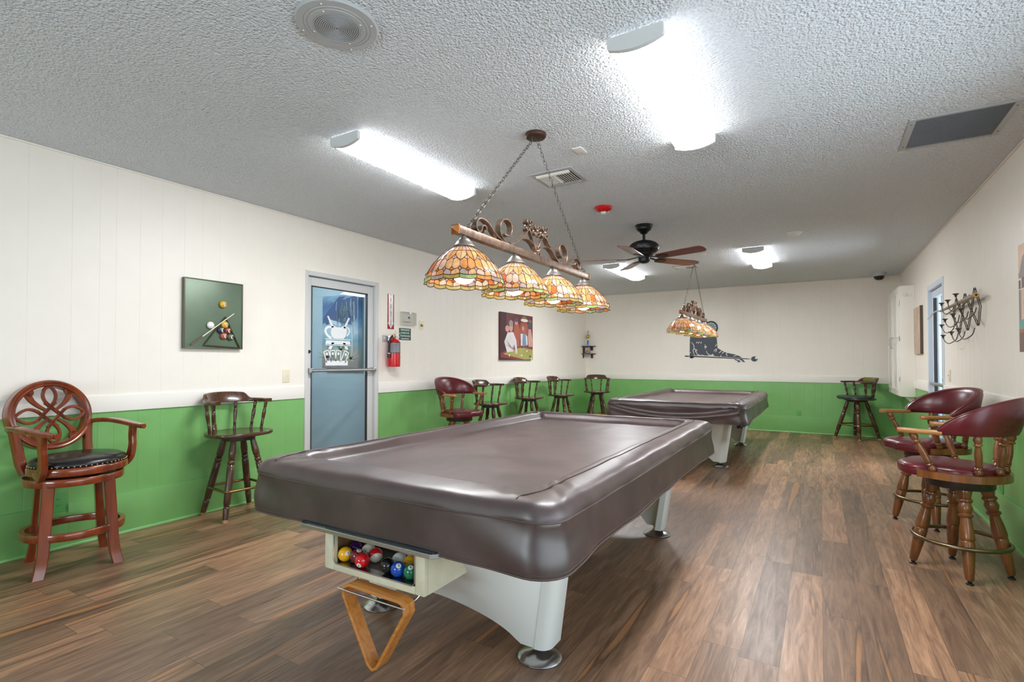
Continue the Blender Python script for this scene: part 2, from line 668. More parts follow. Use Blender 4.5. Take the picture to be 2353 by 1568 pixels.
b.box(XL - 0.062, XL - 0.018, lf0 + 0.045, lf1 - 0.085, 0.025, 0.20, 0, None, 0.003)
b.build('door_leaf', M['alu_paint'], d1)
b = MB()
gy0, gy1, gz0, gz1 = lf0 + 0.045, lf1 - 0.085, 0.20, DLZ - 0.14
b.box(XL - 0.044, XL - 0.038, gy0, gy1, gz0, gz1)
b.build('glass_pane', M['glass'], d1, smooth=0)
b = MB()
for s in (gy0, gy1 - 0.008):
    b.box(XL - 0.046, XL - 0.017, s, s + 0.008, gz0, gz1)
b.box(XL - 0.046, XL - 0.017, gy0, gy1, gz1 - 0.008, gz1)
b.build('gasket', M['strip'], d1, smooth=0)
b = MB()
b.rod((XL + 0.045, lf0 - 0.005, 1.142), (XL + 0.045, lf1 - 0.02, 1.142), 0.016, 12)
b.box(XL - 0.018, XL + 0.05, lf0 - 0.004, lf0 + 0.03, 1.120, 1.166, 0, None, 0.004)
b.box(XL - 0.018, XL + 0.05, lf1 - 0.05, lf1 - 0.02, 1.120, 1.166, 0, None, 0.004)
b.build('push_bar', M['alu'], d1)
b = MB()
b.rod((XL - 0.02, lf0 + 0.02, 1.33), (XL - 0.008, lf0 + 0.02, 1.33), 0.016, 14)
b.build('lock_cylinder', M['dark'], d1)

# vinyl decals on the glass
Wd = onwall(LEFTW, XL - 0.037, 3.715, 1.535)


def strokes(mb, lines, w, Mx, d=0.0006, mat=0):
    for ln in lines:
        p = [(x, y, d / 2) for x, y in ln]
        if len(p) > 2:
            p = smoothpath(p, 4)
        mb.bar(p, w, d, (0, 0, 1), False, mat, Mx)


b = MB()
s = 0.001
# crossed cues
for sx in (-1, 1):
    b.prism([(sx * 150 * s, 165 * s), (sx * 132 * s, 170 * s), (sx * 62 * s, 55 * s), (sx * 88 * s, 50 * s)], 0, 0.0006, 0, Wd)
    b.prism([(sx * 55 * s, -105 * s), (sx * 88 * s, -105 * s), (sx * 132 * s, -172 * s), (sx * 96 * s, -176 * s)], 0, 0.0006, 0, Wd)
# ball group: rounded triangle rack turned point down with open side loops
body = [(-90, 62), (-60, 70), (-30, 58), (30, 58), (60, 74), (92, 66), (108, 40), (104, -5), (88, -40), (66, -62), (-66, -62), (-92, -36), (-100, 0)]
b.prism([(x * s, y * s) for x, y in body], 0, 0.0006, 0, Wd)
loop = [(-88, 58), (-140, 52), (-168, 22), (-156, -18), (-120, -48), (-92, -58)]
strokes(b, [[(x * s, y * s) for x, y in loop]], 0.026, Wd)
loop = [(96, 60), (128, 56), (146, 30), (134, -6), (108, -30)]
strokes(b, [[(x * s, y * s) for x, y in loop]], 0.014, Wd)
# banner of bars
b.prism([(-170 * s, -66 * s), (165 * s, -66 * s), (165 * s, -74 * s), (-170 * s, -74 * s)], 0, 0.0006, 0, Wd)
b.prism([(-160 * s, -84 * s), (150 * s, -84 * s), (160 * s, -122 * s), (-170 * s, -122 * s)], 0, 0.0006, 0, Wd)
b.prism([(-172 * s, -128 * s), (168 * s, -128 * s), (168 * s, -135 * s), (-172 * s, -135 * s)], 0, 0.0006, 0, Wd)
Wc = onwall(LEFTW, XL - 0.037, 3.700, 1.262)
for ang, cx in ((0.32, -108), (0.12, -50), (-0.08, 8), (-0.42, 78)):
    R = Wc @ Matrix.Translation((cx * s, -30 * s, 0)) @ Matrix.Rotation(ang, 4, 'Z')
    pts = [(-30, 0), (-30, 104), (-22, 114), (22, 114), (30, 104), (30, 0)]
    strokes(b, [[(x * s, y * s) for x, y in pts]], 0.011, R)
    b.prism([(0 + 14 * s * math.cos(k * PI / 4), 82 * s + 16 * s * math.sin(k * PI / 4)) for k in range(8)], 0, 0.0006, 0, R)
b.prism([(-150 * s, -72 * s), (140 * s, -72 * s), (140 * s, -22 * s), (-150 * s, -22 * s)], 0, 0.0006, 0, Wc)
b.build('window_decal', M['decal'], d1, smooth=0)

# side room seen through the left door
M['pale_blue'] = plain('pale_blue_wall', (176, 204, 218), 0.6, var=0.02)
M['hall_grey'] = plain('grey_green_wall', (120, 140, 145), 0.6, var=0.03)
b = MB()
b.box(-8.0, XL - 0.125, 1.0, 4.62, -0.1, -0.002)
struct(b.build('floor_hall', M['floor'], smooth=0))
b = MB()
b.box(-8.0, XL - 0.125, 1.0, 4.62, H, H + 0.1)
struct(b.build('ceiling_hall', M['cream'], smooth=0))
b = MB()
b.box(-5.66, XL - 0.125, 4.40, 4.50, 0, H)
struct(b.build('wall_hall_back', M['pale_blue'], smooth=0))
b = MB()
b.box(-8.1, -8.0, 0.9, 4.7, 0, H)
b.box(-8.0, XL - 0.125, 0.9, 1.0, 0, H)
b.box(-8.0, -5.66, 4.52, 4.62, 0, H)
struct(b.build('wall_hall_side', M['hall_grey'], smooth=0))


def art_mat(name, fn):
    t = NT(name)
    fn(t)
    return t.mat


def tropic(t):
    v = t.coord('Object')
    sp = t.n('ShaderNodeSeparateXYZ')
    t.l(v, sp.inputs[0])
    n1 = t.noise(v, 5.0, 5.0, 0.6, 1.5)
    z = t.math('ADD', sp.outputs[2], t.math('MULTIPLY', t.math('SUBTRACT', n1.outputs[0], 0.5), 0.25))
    z = t.math('ADD', t.math('MULTIPLY', z, 1.05), 0.5)
    c = t.ramp(z, [(0.0, lin(150, 140, 150)), (0.2, lin(160, 170, 160)), (0.36, lin(120, 170, 195)), (0.5, lin(176, 205, 222)), (0.68, lin(92, 140, 185)), (0.85, lin(78, 112, 160)), (1.0, lin(140, 180, 205))])
    t.bsdf(c, 0.5)


M['tropic'] = art_mat('painted_beach_hut_canvas', tropic)
M['fr1'] = plain('frond_green', (112, 138, 110), 0.6)
M['fr2'] = plain('frond_pale', (196, 204, 184), 0.6)
M['hut'] = plain('hut_blue', (70, 96, 140), 0.6)
M['hutl'] = plain('hut_light', (190, 212, 226), 0.6)
M['pinkp'] = plain('petal_pink', (176, 120, 140), 0.6)
aw, ah = 0.64, 0.90
art = thing('wall_painting', 'tall blue beach hut painting hanging beyond the glass door', 'painting', (-5.06, 4.40, 1.60))
b = MB()
b.box(-aw / 2, aw / 2, -0.07, -0.001, -ah / 2, ah / 2, 0, None, 0.004)
b.build('canvas', M['tropic'], art)
b = MB()
R0 = Matrix.Translation((0, -0.0705, 0)) @ BACKW
b.prism([(-0.31, 0.18), (-0.31, 0.10), (-0.02, 0.36), (0.1, 0.43), (-0.02, 0.43)], 0, 0.001, 0, R0)
b.prism([(-0.02, 0.38), (0.30, 0.43), (0.30, 0.16), (0.2, 0.08), (0.05, 0.10), (-0.08, 0.14), (-0.24, 0.09), (-0.28, 0.13)], 0, 0.0008, 0, R0)
b.prism([(-0.2, 0.12), (0.02, 0.06), (0.03, 0.10), (-0.18, 0.16)], 0.001, 0.0014, 1, R0)
for k in range(70):
    x = random.uniform(-0.06, 0.28)
    y = random.uniform(0.14, 0.42)
    b.bar([(x, y, 0.0014), (x + random.uniform(-0.02, 0.02), y - random.uniform(0.08, 0.2), 0.0014)], 0.005, 0.0006, (0, 0, 1), False, random.choice([0, 1, 2, 2]), R0)
for x in (-0.17, 0.22):
    b.bar([(x, 0.12, 0.001), (x, -0.36, 0.001)], 0.02, 0.0008, (0, 0, 1), False, 1, R0)
for cx, cy, n_, ln in ((-0.22, -0.32, 16, 0.17), (0.02, -0.24, 16, 0.16), (0.2, -0.34, 14, 0.15), (-0.02, -0.42, 14, 0.14)):
    for k in range(n_):
        a = PI * (0.05 + 0.9 * k / (n_ - 1)) + random.uniform(-0.1, 0.1)
        b.bar([(cx, cy, 0.0016), (cx + math.cos(a) * ln, cy + math.sin(a) * ln, 0.0016)], [0.012, 0.003], 0.0006, (0, 0, 1), False, random.choice([2, 3, 3, 4 if k % 5 == 0 else 2]), R0)
b.build('painted_motif', [M['hut'], M['hutl'], M['fr1'], M['fr2'], M['pinkp']], art, smooth=0)

# right glazed door, far jamb visible
d2 = bpy.data.objects.new('door_2', None)
COL.objects.link(d2)
struct(d2)
M['jamb'] = plain('pale_blue_jamb', (206, 216, 226), 0.35, var=0.02)
b = MB()
b.box(XR - 0.008, XR + 0.11, DR1 - 0.05, DR1, 0, DRZ, 0, None, 0.003)
b.box(XR - 0.008, XR + 0.11, DR0, DR0 + 0.05, 0, DRZ, 0, None, 0.003)
b.box(XR - 0.008, XR + 0.11, DR0 + 0.05, DR1 - 0.05, DRZ - 0.06, DRZ, 0, None, 0.003)
b.build('door_frame', M['jamb'], d2)
b = MB()
b.box(XR + 0.03, XR + 0.075, DR1 - 0.14, DR1 - 0.052, 0.02, DRZ - 0.065, 0, None, 0.003)
b.box(XR + 0.03, XR + 0.075, DR0 + 0.052, DR0 + 0.12, 0.02, DRZ - 0.065, 0, None, 0.003)
b.box(XR + 0.03, XR + 0.075, DR0 + 0.12, DR1 - 0.14, DRZ - 0.15, DRZ - 0.065, 0, None, 0.003)
b.box(XR + 0.03, XR + 0.075, DR0 + 0.12, DR1 - 0.14, 0.02, 0.16, 0, None, 0.003)
b.build('door_leaf', M['jamb'], d2)
b = MB()
b.box(XR + 0.05, XR + 0.056, DR0 + 0.12, DR1 - 0.14, 0.16, DRZ - 0.15)
b.build('glass_pane', M['glass'], d2, smooth=0)
b = MB()
b.box(XR + 0.028, XR + 0.058, DR1 - 0.156, DR1 - 0.14, 0.16, DRZ - 0.15)
b.build('gasket', M['dark'], d2, smooth=0)
b = MB()
b.box(XR + 0.0, XR + 0.028, DR0 + 0.06, DR1 - 0.06, 0.96, 0.995, 0, None, 0.005)
b.build('push_bar', M['alu'], d2)

# porch beyond the right door: louvred screen and dark ceiling
M['slat'] = plain('weathered_louvre', (74, 68, 64), 0.7)
b = MB()
b.box(XR + 0.13, 5.0, 4.0, 14.0, -0.1, -0.003)
M['paving'] = plain('porch_concrete', (150, 146, 140), 0.8)
struct(b.build('floor_porch', M['paving'], smooth=0))
b = MB()
b.box(XR + 0.125, 3.4, 4.0, 14.0, 2.3, 2.4)
struct(b.build('ceiling_porch', M['slat'], smooth=0))
lv = thing('louvre_screen', 'dark horizontal slat screen on the porch seen through the right glass door', 'screen', (1.50, 9.5, 0))
b = MB()
for k in range(26):
    z = k * 0.052
    b.box(0.0, 1.3, -0.012, 0.012, z, z + 0.022)
b.build('slats', M['slat'], lv, smooth=0)
b = MB()
b.box(0.0, 1.3, -0.02, 0.02, 1.42, 2.3)
b.build('upper_board', M['slat'], lv, smooth=0)
M['post_grey'] = plain('grey_porch_post', (150, 152, 156), 0.6)
pp_ = thing('porch_post', 'plain grey porch post just outside the right glass door', 'post', (1.36, 9.35, 0))
b = MB()
b.box(-0.13, 0.125, -0.13, 0.13, 0, 2.3, 0, None, 0.006)
b.build('post_shaft', M['post_grey'], pp_)

# unseen right-wall window, added to brighten the ceiling and right side
w1 = bpy.data.objects.new('fill_window_1', None)
COL.objects.link(w1)
struct(w1)
b = MB()
for k in range(4):
    y = WY0 + (WY1 - WY0 - 0.06) * k / 3
    b.box(XR - 0.01, XR + 0.09, y, y + 0.06, WZ0, WZ1, 0, None, 0.003)
b.box(XR - 0.01, XR + 0.09, WY0, WY1, WZ0, WZ0 + 0.06, 0, None, 0.003)
b.box(XR - 0.01, XR + 0.09, WY0, WY1, WZ1 - 0.06, WZ1, 0, None, 0.003)
b.build('window_frame', M['alu_paint'], w1)
b = MB()
b.box(XR + 0.04, XR + 0.045, WY0 + 0.06, WY1 - 0.06, WZ0 + 0.06, WZ1 - 0.06)
b.build('window_pane', M['glass'], w1, smooth=0)

w2 = bpy.data.objects.new('fill_window_2', None)  # unseen window added behind the viewer to light the near table end
COL.objects.link(w2)
struct(w2)
b = MB()
for x in (-3.0, -2.13, -1.26):
    b.box(x, x + 0.06, YF - 0.09, YF + 0.01, 0.9, 2.1, 0, None, 0.003)
b.box(-3.0, -1.2, YF - 0.09, YF + 0.01, 0.9, 0.96, 0, None, 0.003)
b.box(-3.0, -1.2, YF - 0.09, YF + 0.01, 2.04, 2.1, 0, None, 0.003)
b.build('window_frame', M['alu_paint'], w2)
b = MB()
b.box(-2.94, -1.26, YF - 0.045, YF - 0.04, 0.96, 2.04)
b.build('window_pane', M['glass'], w2, smooth=0)
# ------------------------------------------------------------------ pool tables
def leather(name, dark, mid, light, rough=0.36, bump=0.25, spec=0.5, coat=0.0):
    t = NT(name)
    v = t.coord()
    a = t.noise(v, 3.0, 5.0, 0.65, 0.3)
    f = t.noise(v, 420.0, 2.0)
    c = t.ramp(a.outputs[0], [(0.3, lin(*dark)), (0.52, lin(*mid)), (0.75, lin(*light))])
    r = t.ramp(a.outputs[0], [(0.3, (rough * 0.85,) * 3 + (1,)), (0.7, (rough * 1.2,) * 3 + (1,))])
    w = t.noise(v, 14.0, 3.0, 0.6, 0.4)
    hgt = t.math('ADD', t.math('MULTIPLY', f.outputs[0], 0.08), t.math('MULTIPLY', w.outputs[0], 0.5))
    t.bsdf(c, r, 0.0, Normal=t.bump(hgt, bump, 0.006), Specular_IOR_Level=spec, Coat_Weight=coat, Coat_Roughness=0.3)
    return t.mat


M['cover'] = leather('brown_vinyl_cover', (56, 41, 41), (68, 51, 50), (82, 63, 60), 0.42, 0.22, 0.8, 0.25)
M['thread'] = plain('cover_thread', (58, 42, 38), 0.7)
M['piping'] = plain('cover_hem_piping', (84, 68, 64), 0.5)
M['tbl_white'] = plain('white_table_laminate', (222, 224, 222), 0.32, var=0.015)


def worn_cream():
    t = NT('worn_cream_paint')
    v = t.coord()
    a = t.noise(v, 9.0, 6.0, 0.7)
    c = t.ramp(a.outputs[0], [(0.30, lin(130, 120, 100)), (0.36, lin(208, 202, 176)), (0.7, lin(222, 218, 196))])
    t.bsdf(c, 0.5)
    return t.mat


M['tbl_cream'] = worn_cream()
M['slate'] = plain('grey_slate', (90, 92, 92), 0.7)
M['rail_wood'] = wood('rail_wood', (60, 34, 20), (92, 54, 32), (120, 74, 44))
M['box_in'] = wood('box_inside_wood', (92, 66, 40), (132, 98, 62), (156, 120, 80), 0.5)
M['grit'] = plain('gritty_grey_lining', (96, 88, 80), 0.95, var=0.35, bump=0.6, bscale=300.0)
M['steel'] = plain('satin_steel_foot', (196, 198, 200), 0.24, 1.0, var=0.03)


def make_table(name, label, loc):
    T = thing(name, label, 'pool table', loc, 0, 'pool tables')
    # body under the cover: slate bed, cabinet and rails
    b = MB()
    b.box(-0.66, 0.66, -1.28, 1.28, 0.70, 0.726, 0, None, 0.004)
    b.build('slate_bed', M['slate'], T)
    b = MB()
    for sx in (-1, 1):
        b.box(sx * 0.62, sx * 0.66, -1.28, 1.28, 0.575, 0.70, 0, None, 0.006)
        b.box(-0.62, 0.62, sx * 1.25, sx * 1.28, 0.575, 0.70, 0, None, 0.006)
    b.box(-0.62, 0.62, -1.25, 1.25, 0.60, 0.62)
    b.build('cabinet', M['tbl_white'], T)
    b = MB()
    for sx in (-1, 1):
        b.box(sx * 0.648, sx * 0.69, -1.30, 1.30, 0.725, 0.752, 0, None, 0.012)
        b.box(-0.56, 0.56, sx * 1.23, sx * 1.32, 0.725, 0.752, 0, None, 0.012)
    b.build('rail', M['rail_wood'], T)
    # flared leg frames: an arched panel with rounded corner legs
    for e in (-1, 1):
        N = 40
        zt = 0.60
        b = MB()
        # section of the frame at height fraction: U shaped plan, flaring outwards with height
        def plan(z):
            yo = 0.945 + 0.04 * (z - 0.06)          # outer face distance from table centre
            xo = 0.512 + 0.15 * (z - 0.06)
            return yo, xo
        arch = lambda x: 0.058 + 0.165 * max(0.0, 1 - (abs(x) / 0.37) ** 2) ** 0.9 if abs(x) < 0.37 else 0.058
        # main panel
        xs = [-1 + 2 * i / N for i in range(N + 1)]
        th = 0.05
        outer, inner = [], []
        rows = 14
        grid_o, grid_i = [], []
        for i, u in enumerate(xs):
            co, ci = [], []
            for r in range(rows + 1):
                # x depends on the height (flare)
                xb = u * 0.445
                zb = arch(xb)
                z = zb + (zt - zb) * r / rows
                yo, xo = plan(z)
                x = u * (xo - 0.06)
                yy = yo - 0.004 + (1 - abs(u) ** 3) * 0.62 * (z - 0.06)
                co.append((x, e * yy, z))
                ci.append((x, e * (yy - th), z))
            grid_o.append(co); grid_i.append(ci)
        vs, fs = [], []
        R1 = rows + 1
        for g in (grid_o, grid_i):
            for c in g:
                vs += c
        off = (N + 1) * R1
        for i in range(N):
            for r in range(rows):
                a, c = i * R1 + r, (i + 1) * R1 + r
                fs.append((a, a + 1, c + 1, c))
                fs.append((off + a, off + c, off + c + 1, off + a + 1))
            fs.append((i * R1, (i + 1) * R1, off + (i + 1) * R1, off + i * R1))
            fs.append((i * R1 + rows, off + i * R1 + rows, off + (i + 1) * R1 + rows, (i + 1) * R1 + rows))
        b.add(vs, fs)
        b.build('leg_panel', M['tbl_white'], T, 40)
        for sx in (-1, 1):
            b = MB()
            loops = []
            for r in range(rows + 1):
                z = 0.056 + (zt - 0.056) * r / rows
                yo, xo = plan(z)
                rr = 0.05
                pts = [(xo - 0.062, yo + 0.001)]
                for k in range(7):
                    a = PI / 2 * (1 - k / 6)
                    pts.append((xo - rr + rr * math.cos(a), yo - rr + rr * math.sin(a)))
                dp = 0.15
                pts += [(xo, yo - dp + 0.03), (xo - 0.012, yo - dp), (xo - 0.05, yo - dp), (xo - 0.062, yo - dp + 0.02)]
                loops.append([(sx * x, e * y, z) for x, y in pts])
            b.loft(loops)
            b.build('leg', M['tbl_white'], T, 40)
    for sx in (-1, 1):
        for e in (-1, 1):
            b = MB()
            b.lathe([(0.09, 0.0), (0.093, 0.006), (0.088, 0.012), (0.062, 0.022), (0.034, 0.034), (0.026, 0.042), (0.024, 0.06), (0.024, 0.075)], 40, 0, xform((sx * 0.45, e * 0.895, 0)))
            b.build('levelling_foot', M['steel'], T, 30)
    # trim tray at the near end, ball return box, wire rack hanger
    return T


def table_end(T):
    """ball box and score tray on the near end (local -y)"""
    yf = -1.392
    b = MB()
    x0, x1, z0, z1 = -0.277, 0.25, 0.392, 0.555
    o0, o1, q0, q1 = -0.222, 0.205, 0.421, 0.54
    yb = -1.10
    b.box(x0, o0, yf, yf + 0.02, z0, z1, 0, None, 0.004)
    b.box(o1, x1, yf, yf + 0.02, z0, z1, 0, None, 0.004)
    b.box(o0, o1, yf, yf + 0.02, z0, q0, 0, None, 0.003)
    b.box(o0, o1, yf, yf + 0.02, q1, z1, 0, None, 0.003)
    b.box(x0, x0 + 0.018, yf + 0.02, yb, z0, z1 + 0.03, 0, None, 0.003)
    b.box(x1 - 0.006, x1, yf + 0.02, yb, z0, z1 + 0.03, 0, None, 0.002)
    b.box(x0 + 0.018, x1 - 0.018, yf + 0.02, yb, z0, z0 + 0.012)
    box = b.build('ball_box', M['tbl_cream'], T)
    b = MB()
    b.box(x0 + 0.019, x0 + 0.026, yf + 0.021, yb - 0.02, z0 + 0.013, z1)
    b.box(x0 + 0.026, x1 - 0.007, yf + 0.235, yf + 0.245, z0 + 0.013, z1)
    b.build('box_lining', M['box_in'], box)
    b = MB()
    b.box(x0 + 0.026, x1 - 0.007, yf + 0.021, yf + 0.235, z0 + 0.013, 0.422)
    b.build('box_floor', M['grit'], box)
    b = MB()
    pts = [(o0, yf - 0.001, q1 + 0.01), (o0, yf - 0.001, q0 + 0.012), (o0 + 0.012, yf - 0.001, q0), (o1 - 0.012, yf - 0.001, q0), (o1, yf - 0.001, q0 + 0.012), (o1, yf - 0.001, q1 + 0.01)]
    b.bar(pts, 0.005, 0.005, (0, -1, 0))
    b.box(o0, o1, yf + 0.001, yf + 0.035, q0 - 0.001, q0 + 0.0015)
    b.build('metal_edge', M['steel'], box)
    # tray rim
    b = MB()
    tx0, tx1, ty0 = -0.41, 0.315, -1.415
    rim = [(tx0, -1.28, 0.552), (tx0, ty0 + 0.02, 0.552), (tx0 + 0.02, ty0, 0.552), (tx1 - 0.02, ty0, 0.552), (tx1, ty0 + 0.02, 0.552), (tx1, -1.28, 0.552)]
    b.bar(rim, 0.010, 0.016, (0, 0, 1))
    tr = b.build('score_tray', M['alu'], T)
    b = MB()
    b.box(tx0 + 0.007, tx1 - 0.007, ty0 + 0.008, -1.28, 0.560, 0.566)
    M['tray_in'] = plain('dark_tray_insert', (36, 52, 56), 0.25)
    b.build('tray_insert', M['tray_in'], tr)
    b = MB()
    b.box(tx1 + 0.002, tx1 + 0.02, ty0 + 0.03, -1.28, 0.540, 0.575, 0, None, 0.004)
    b.build('tray_end', M['tbl_cream'], tr)
    # wire hanger
    b = MB()
    hz = 0.352
    pts = smoothpath([(-0.135, yf + 0.06, 0.392), (-0.135, yf + 0.055, hz + 0.012), (-0.138, yf + 0.02, hz), (-0.142, yf - 0.03, hz - 0.002), (-0.130, yf - 0.038, hz - 0.002), (0.165, yf - 0.038, hz - 0.002), (0.178, yf - 0.03, hz - 0.002), (0.178, yf + 0.02, hz), (0.178, yf + 0.055, hz + 0.012), (0.178, yf + 0.06, 0.392)], 4)
    b.tube(pts, 0.0038, 8)
    b.build('wire_hanger', M['chrome'], T)


def rounded(hx, hy, r, N):
    """N points round a rounded rectangle, evenly by perimeter, starting at +x side middle"""
    r = min(r, hx * 0.999, hy * 0.999)
    segs = []
    L1, L2, A = 2 * (hy - r), 2 * (hx - r), PI * r / 2
    tot = 2 * (L1 + L2 + 2 * A)
    pts = []
    for i in range(N):
        s = (i / N) * tot
        s = (s + L1 / 2) % tot
        if s < L1:
            p, nn = (hx, -hy + r + s), (1, 0)
        elif s < L1 + A:
            a = (s - L1) / r
            nn = (math.cos(a), math.sin(a)); p = (hx - r + r * nn[0], hy - r + r * nn[1])
        elif s < L1 + A + L2:
            p, nn = (hx - r - (s - L1 - A), hy), (0, 1)
        elif s < L1 + 2 * A + L2:
            a = PI / 2 + (s - L1 - A - L2) / r
            nn = (math.cos(a), math.sin(a)); p = (-hx + r + r * nn[0], hy - r + r * nn[1])
        elif s < 2 * L1 + 2 * A + L2:
            p, nn = (-hx, hy - r - (s - L1 - 2 * A - L2)), (-1, 0)
        elif s < 2 * L1 + 3 * A + L2:
            a = PI + (s - 2 * L1 - 2 * A - L2) / r
            nn = (math.cos(a), math.sin(a)); p = (-hx + r + r * nn[0], -hy + r + r * nn[1])
        elif s < 2 * L1 + 3 * A + 2 * L2:
            p, nn = (-hx + r + (s - 2 * L1 - 3 * A - L2), -hy), (0, -1)
        else:
            a = 1.5 * PI + (s - 2 * L1 - 3 * A - 2 * L2) / r
            nn = (math.cos(a), math.sin(a)); p = (hx - r + r * nn[0], -hy + r + r * nn[1])
        pts.append((p, nn))
    return pts


CX, CYH = 0.790, 1.392


def make_cover(name, label, loc, seed, swag=0.0):
    C_ = thing(name, label, 'table cover', loc, 0, 'pool table covers')
    N = 720
    prof = []          # (inset d, z, corner radius scale)
    for k in range(11):       # skirt, hem upwards
        t = k / 10
        prof.append((-0.006 + 0.006 * t, 0.556 + (0.716 - 0.556) * t, 0.0))
    prof += [(0.001, 0.722, 0), (0.004, 0.734, 0), (0.008, 0.746, 0), (0.014, 0.758, 0), (0.022, 0.768, 0), (0.034, 0.775, 0), (0.055, 0.780, 0), (0.085, 0.784, 0), (0.11, 0.786, 0), (0.14, 0.787, 0), (0.150, 0.787, 0), (0.162, 0.782, 0), (0.172, 0.772, 0), (0.182, 0.758, 0), (0.192, 0.746, 0), (0.205, 0.739, 0), (0.23, 0.736, 0)]
    d = 0.23
    while d < 0.75:
        d += 0.035
        prof.append((d, 0.735, 0))
    loops, seam_i = [], 10
    rnd = Vector((seed * 13.7, seed * 5.1, 0))
    for k, (d, z, _) in enumerate(prof):
        hx, hy = CX - d, CYH - d
        if hx < 0.012:
            break
        r = max(0.012, 0.105 - d * 0.33)
        lp = []
        base = rounded(CX, CYH, 0.105, N)
        for i, (p, nn) in enumerate(rounded(hx, hy, r, N)):
            bp, bn = base[i]
            # corner weight
            cw = max(0.0, 1 - math.hypot(abs(bp[0]) - (CX - 0.09), abs(bp[1]) - (CYH - 0.09)) / 0.30)
            q = Vector((p[0], p[1], z))
            if k <= seam_i:      # skirt folds
                t = 1 - k / seam_i
                f = noise.noise(Vector((bp[0] * 2.6, bp[1] * 2.6, 0.7)) + rnd) * 0.015 + noise.noise(Vector((bp[0] * 7, bp[1] * 7, z * 6)) + rnd) * 0.004
                dv = f * (0.25 + 0.75 * t) + cw * 0.010 * math.sin(z * 34 + bp[0] * 9)
                sw = 0.0
                if swag and bp[1] < -CYH + 0.01:      # sagging folds on the near side
                    u = bp[0] / CX
                    zc = 0.60 + 0.10 * u * u
                    sw = swag * math.exp(-((z - zc) / 0.022) ** 2) - swag * 0.8 * math.exp(-((z - zc - 0.05) / 0.025) ** 2)
                q.x += nn[0] * (dv + sw); q.y += nn[1] * (dv + sw)
                q.z += 0.010 * noise.noise(Vector((bp[0] * 2, bp[1] * 2, 3.3)) + rnd) * t + cw * (0.008 * (1 - t) - 0.004 * t)
            elif d < 0.17:
                t = (d / 0.17)
                q.z += cw * 0.006 * (1 - t) ** 1.5
                w = noise.noise(Vector((bp[0] * 5, bp[1] * 5, d * 9)) + rnd)
                q.z += 0.0035 * w * (1 - t * 0.3) + 0.0032 * noise.noise(Vector((bp[0] * 9, bp[1] * 9, d * 14)) + rnd) * (1 - t) + 0.010 * cw * noise.noise(Vector((bp[0] * 16, bp[1] * 16, d * 25)) + rnd)
                q.x += nn[0] * 0.006 * w * (1 - t); q.y += nn[1] * 0.006 * w * (1 - t)
            else:
                q.z += 0.0035 * noise.noise(Vector((q.x * 4, q.y * 2.5, 0)) + rnd) + 0.0012 * noise.noise(Vector((q.x * 12, q.y * 5, 4)) + rnd)
            lp.append(q)
        loops.append(lp)
    b = MB()
    b.loft(loops, 0, None, False, True)
    b.build('cover_sheet', M['cover'], C_, 80)

    def line(k, step=2, out=0.001, dz=0.0):
        return [loops[k][i] + Vector((base[i][1][0] * out, base[i][1][1] * out, dz)) for i in range(0, N, step)]
    b = MB()
    b.tube(line(seam_i, 2, 0.0005), 0.0034, 6, True)
    b.build('edge_seam', M['piping'], C_)
    b = MB()
    b.tube(line(0), 0.0036, 6, True)
    b.tube(line(1, 2, 0.0005, -0.004), 0.0012, 5, True)
    b.build('hem', M['piping'], C_)
    # long seams on the top near both long rails, curling to the edge seam at the ends
    flatv = [p for lp in loops[seam_i:seam_i + 16] for p in lp]

    def surf(x, y):
        best = sorted(flatv, key=lambda p: (p.x - x) ** 2 + (p.y - y) ** 2)[:4]
        w = [1 / (1e-5 + (p.x - x) ** 2 + (p.y - y) ** 2) for p in best]
        return Vector((x, y, sum(p.z * k for p, k in zip(best, w)) / sum(w) + 0.0015))
    for sx in (1, -1):
        xy = []
        n = 60
        for i in range(n + 1):
            y = -1.30 + 2.60 * i / n
            e = max(0.0, (abs(y) - 1.22) / 0.08)
            xy.append((sx * (0.672 - 0.022 * e * e + 0.004 * noise.noise(Vector((y * 3, sx, seed)))), y))
        head = [(sx * 0.632, -1.385), (sx * 0.636, -1.35)]
        tail = [(sx * 0.636, 1.35), (sx * 0.632, 1.385)]
        pth = [surf(x, y) for x, y in head + xy + tail]
        b = MB()
        b.tube(smoothpath(pth, 2), 0.0022, 5)
        b.build('top_seam', M['thread'], C_)
    return C_


TY1, TY2, TX = 2.812, 7.370, -1.462
table = make_table('pool_table', 'nearer white-legged pool table with ball return box at its near end', (TX, TY1, 0))
table_end(table)
table2 = make_table('pool_table', 'farther white-legged pool table toward the back green wall', (TX - 0.01, TY2, 0))
table_end(table2)
make_cover('table_cover', 'brown leatherette cover draped over the nearer pool table', (TX - 0.031, TY1, 0), 1.0)
cov2 = make_cover('table_cover', 'brown leatherette cover with sagging front drape on the farther pool table', (TX - 0.01, TY2, 0), 2.3, 0.02)
b = MB()
b.tube(smoothpath([(0.70, -1.36, 0.57), (0.735, -1.40, 0.545), (0.765, -1.31, 0.535), (0.775, -1.18, 0.55), (0.77, -1.05, 0.56)], 5), 0.008, 8)
b.rod((0.71, -1.40, 0.535), (0.745, -1.36, 0.535), 0.018, 10)
b.rod((0.765, -1.20, 0.54), (0.775, -1.15, 0.55), 0.014, 10)
b.build('tie_strap', M['black'], cov2)

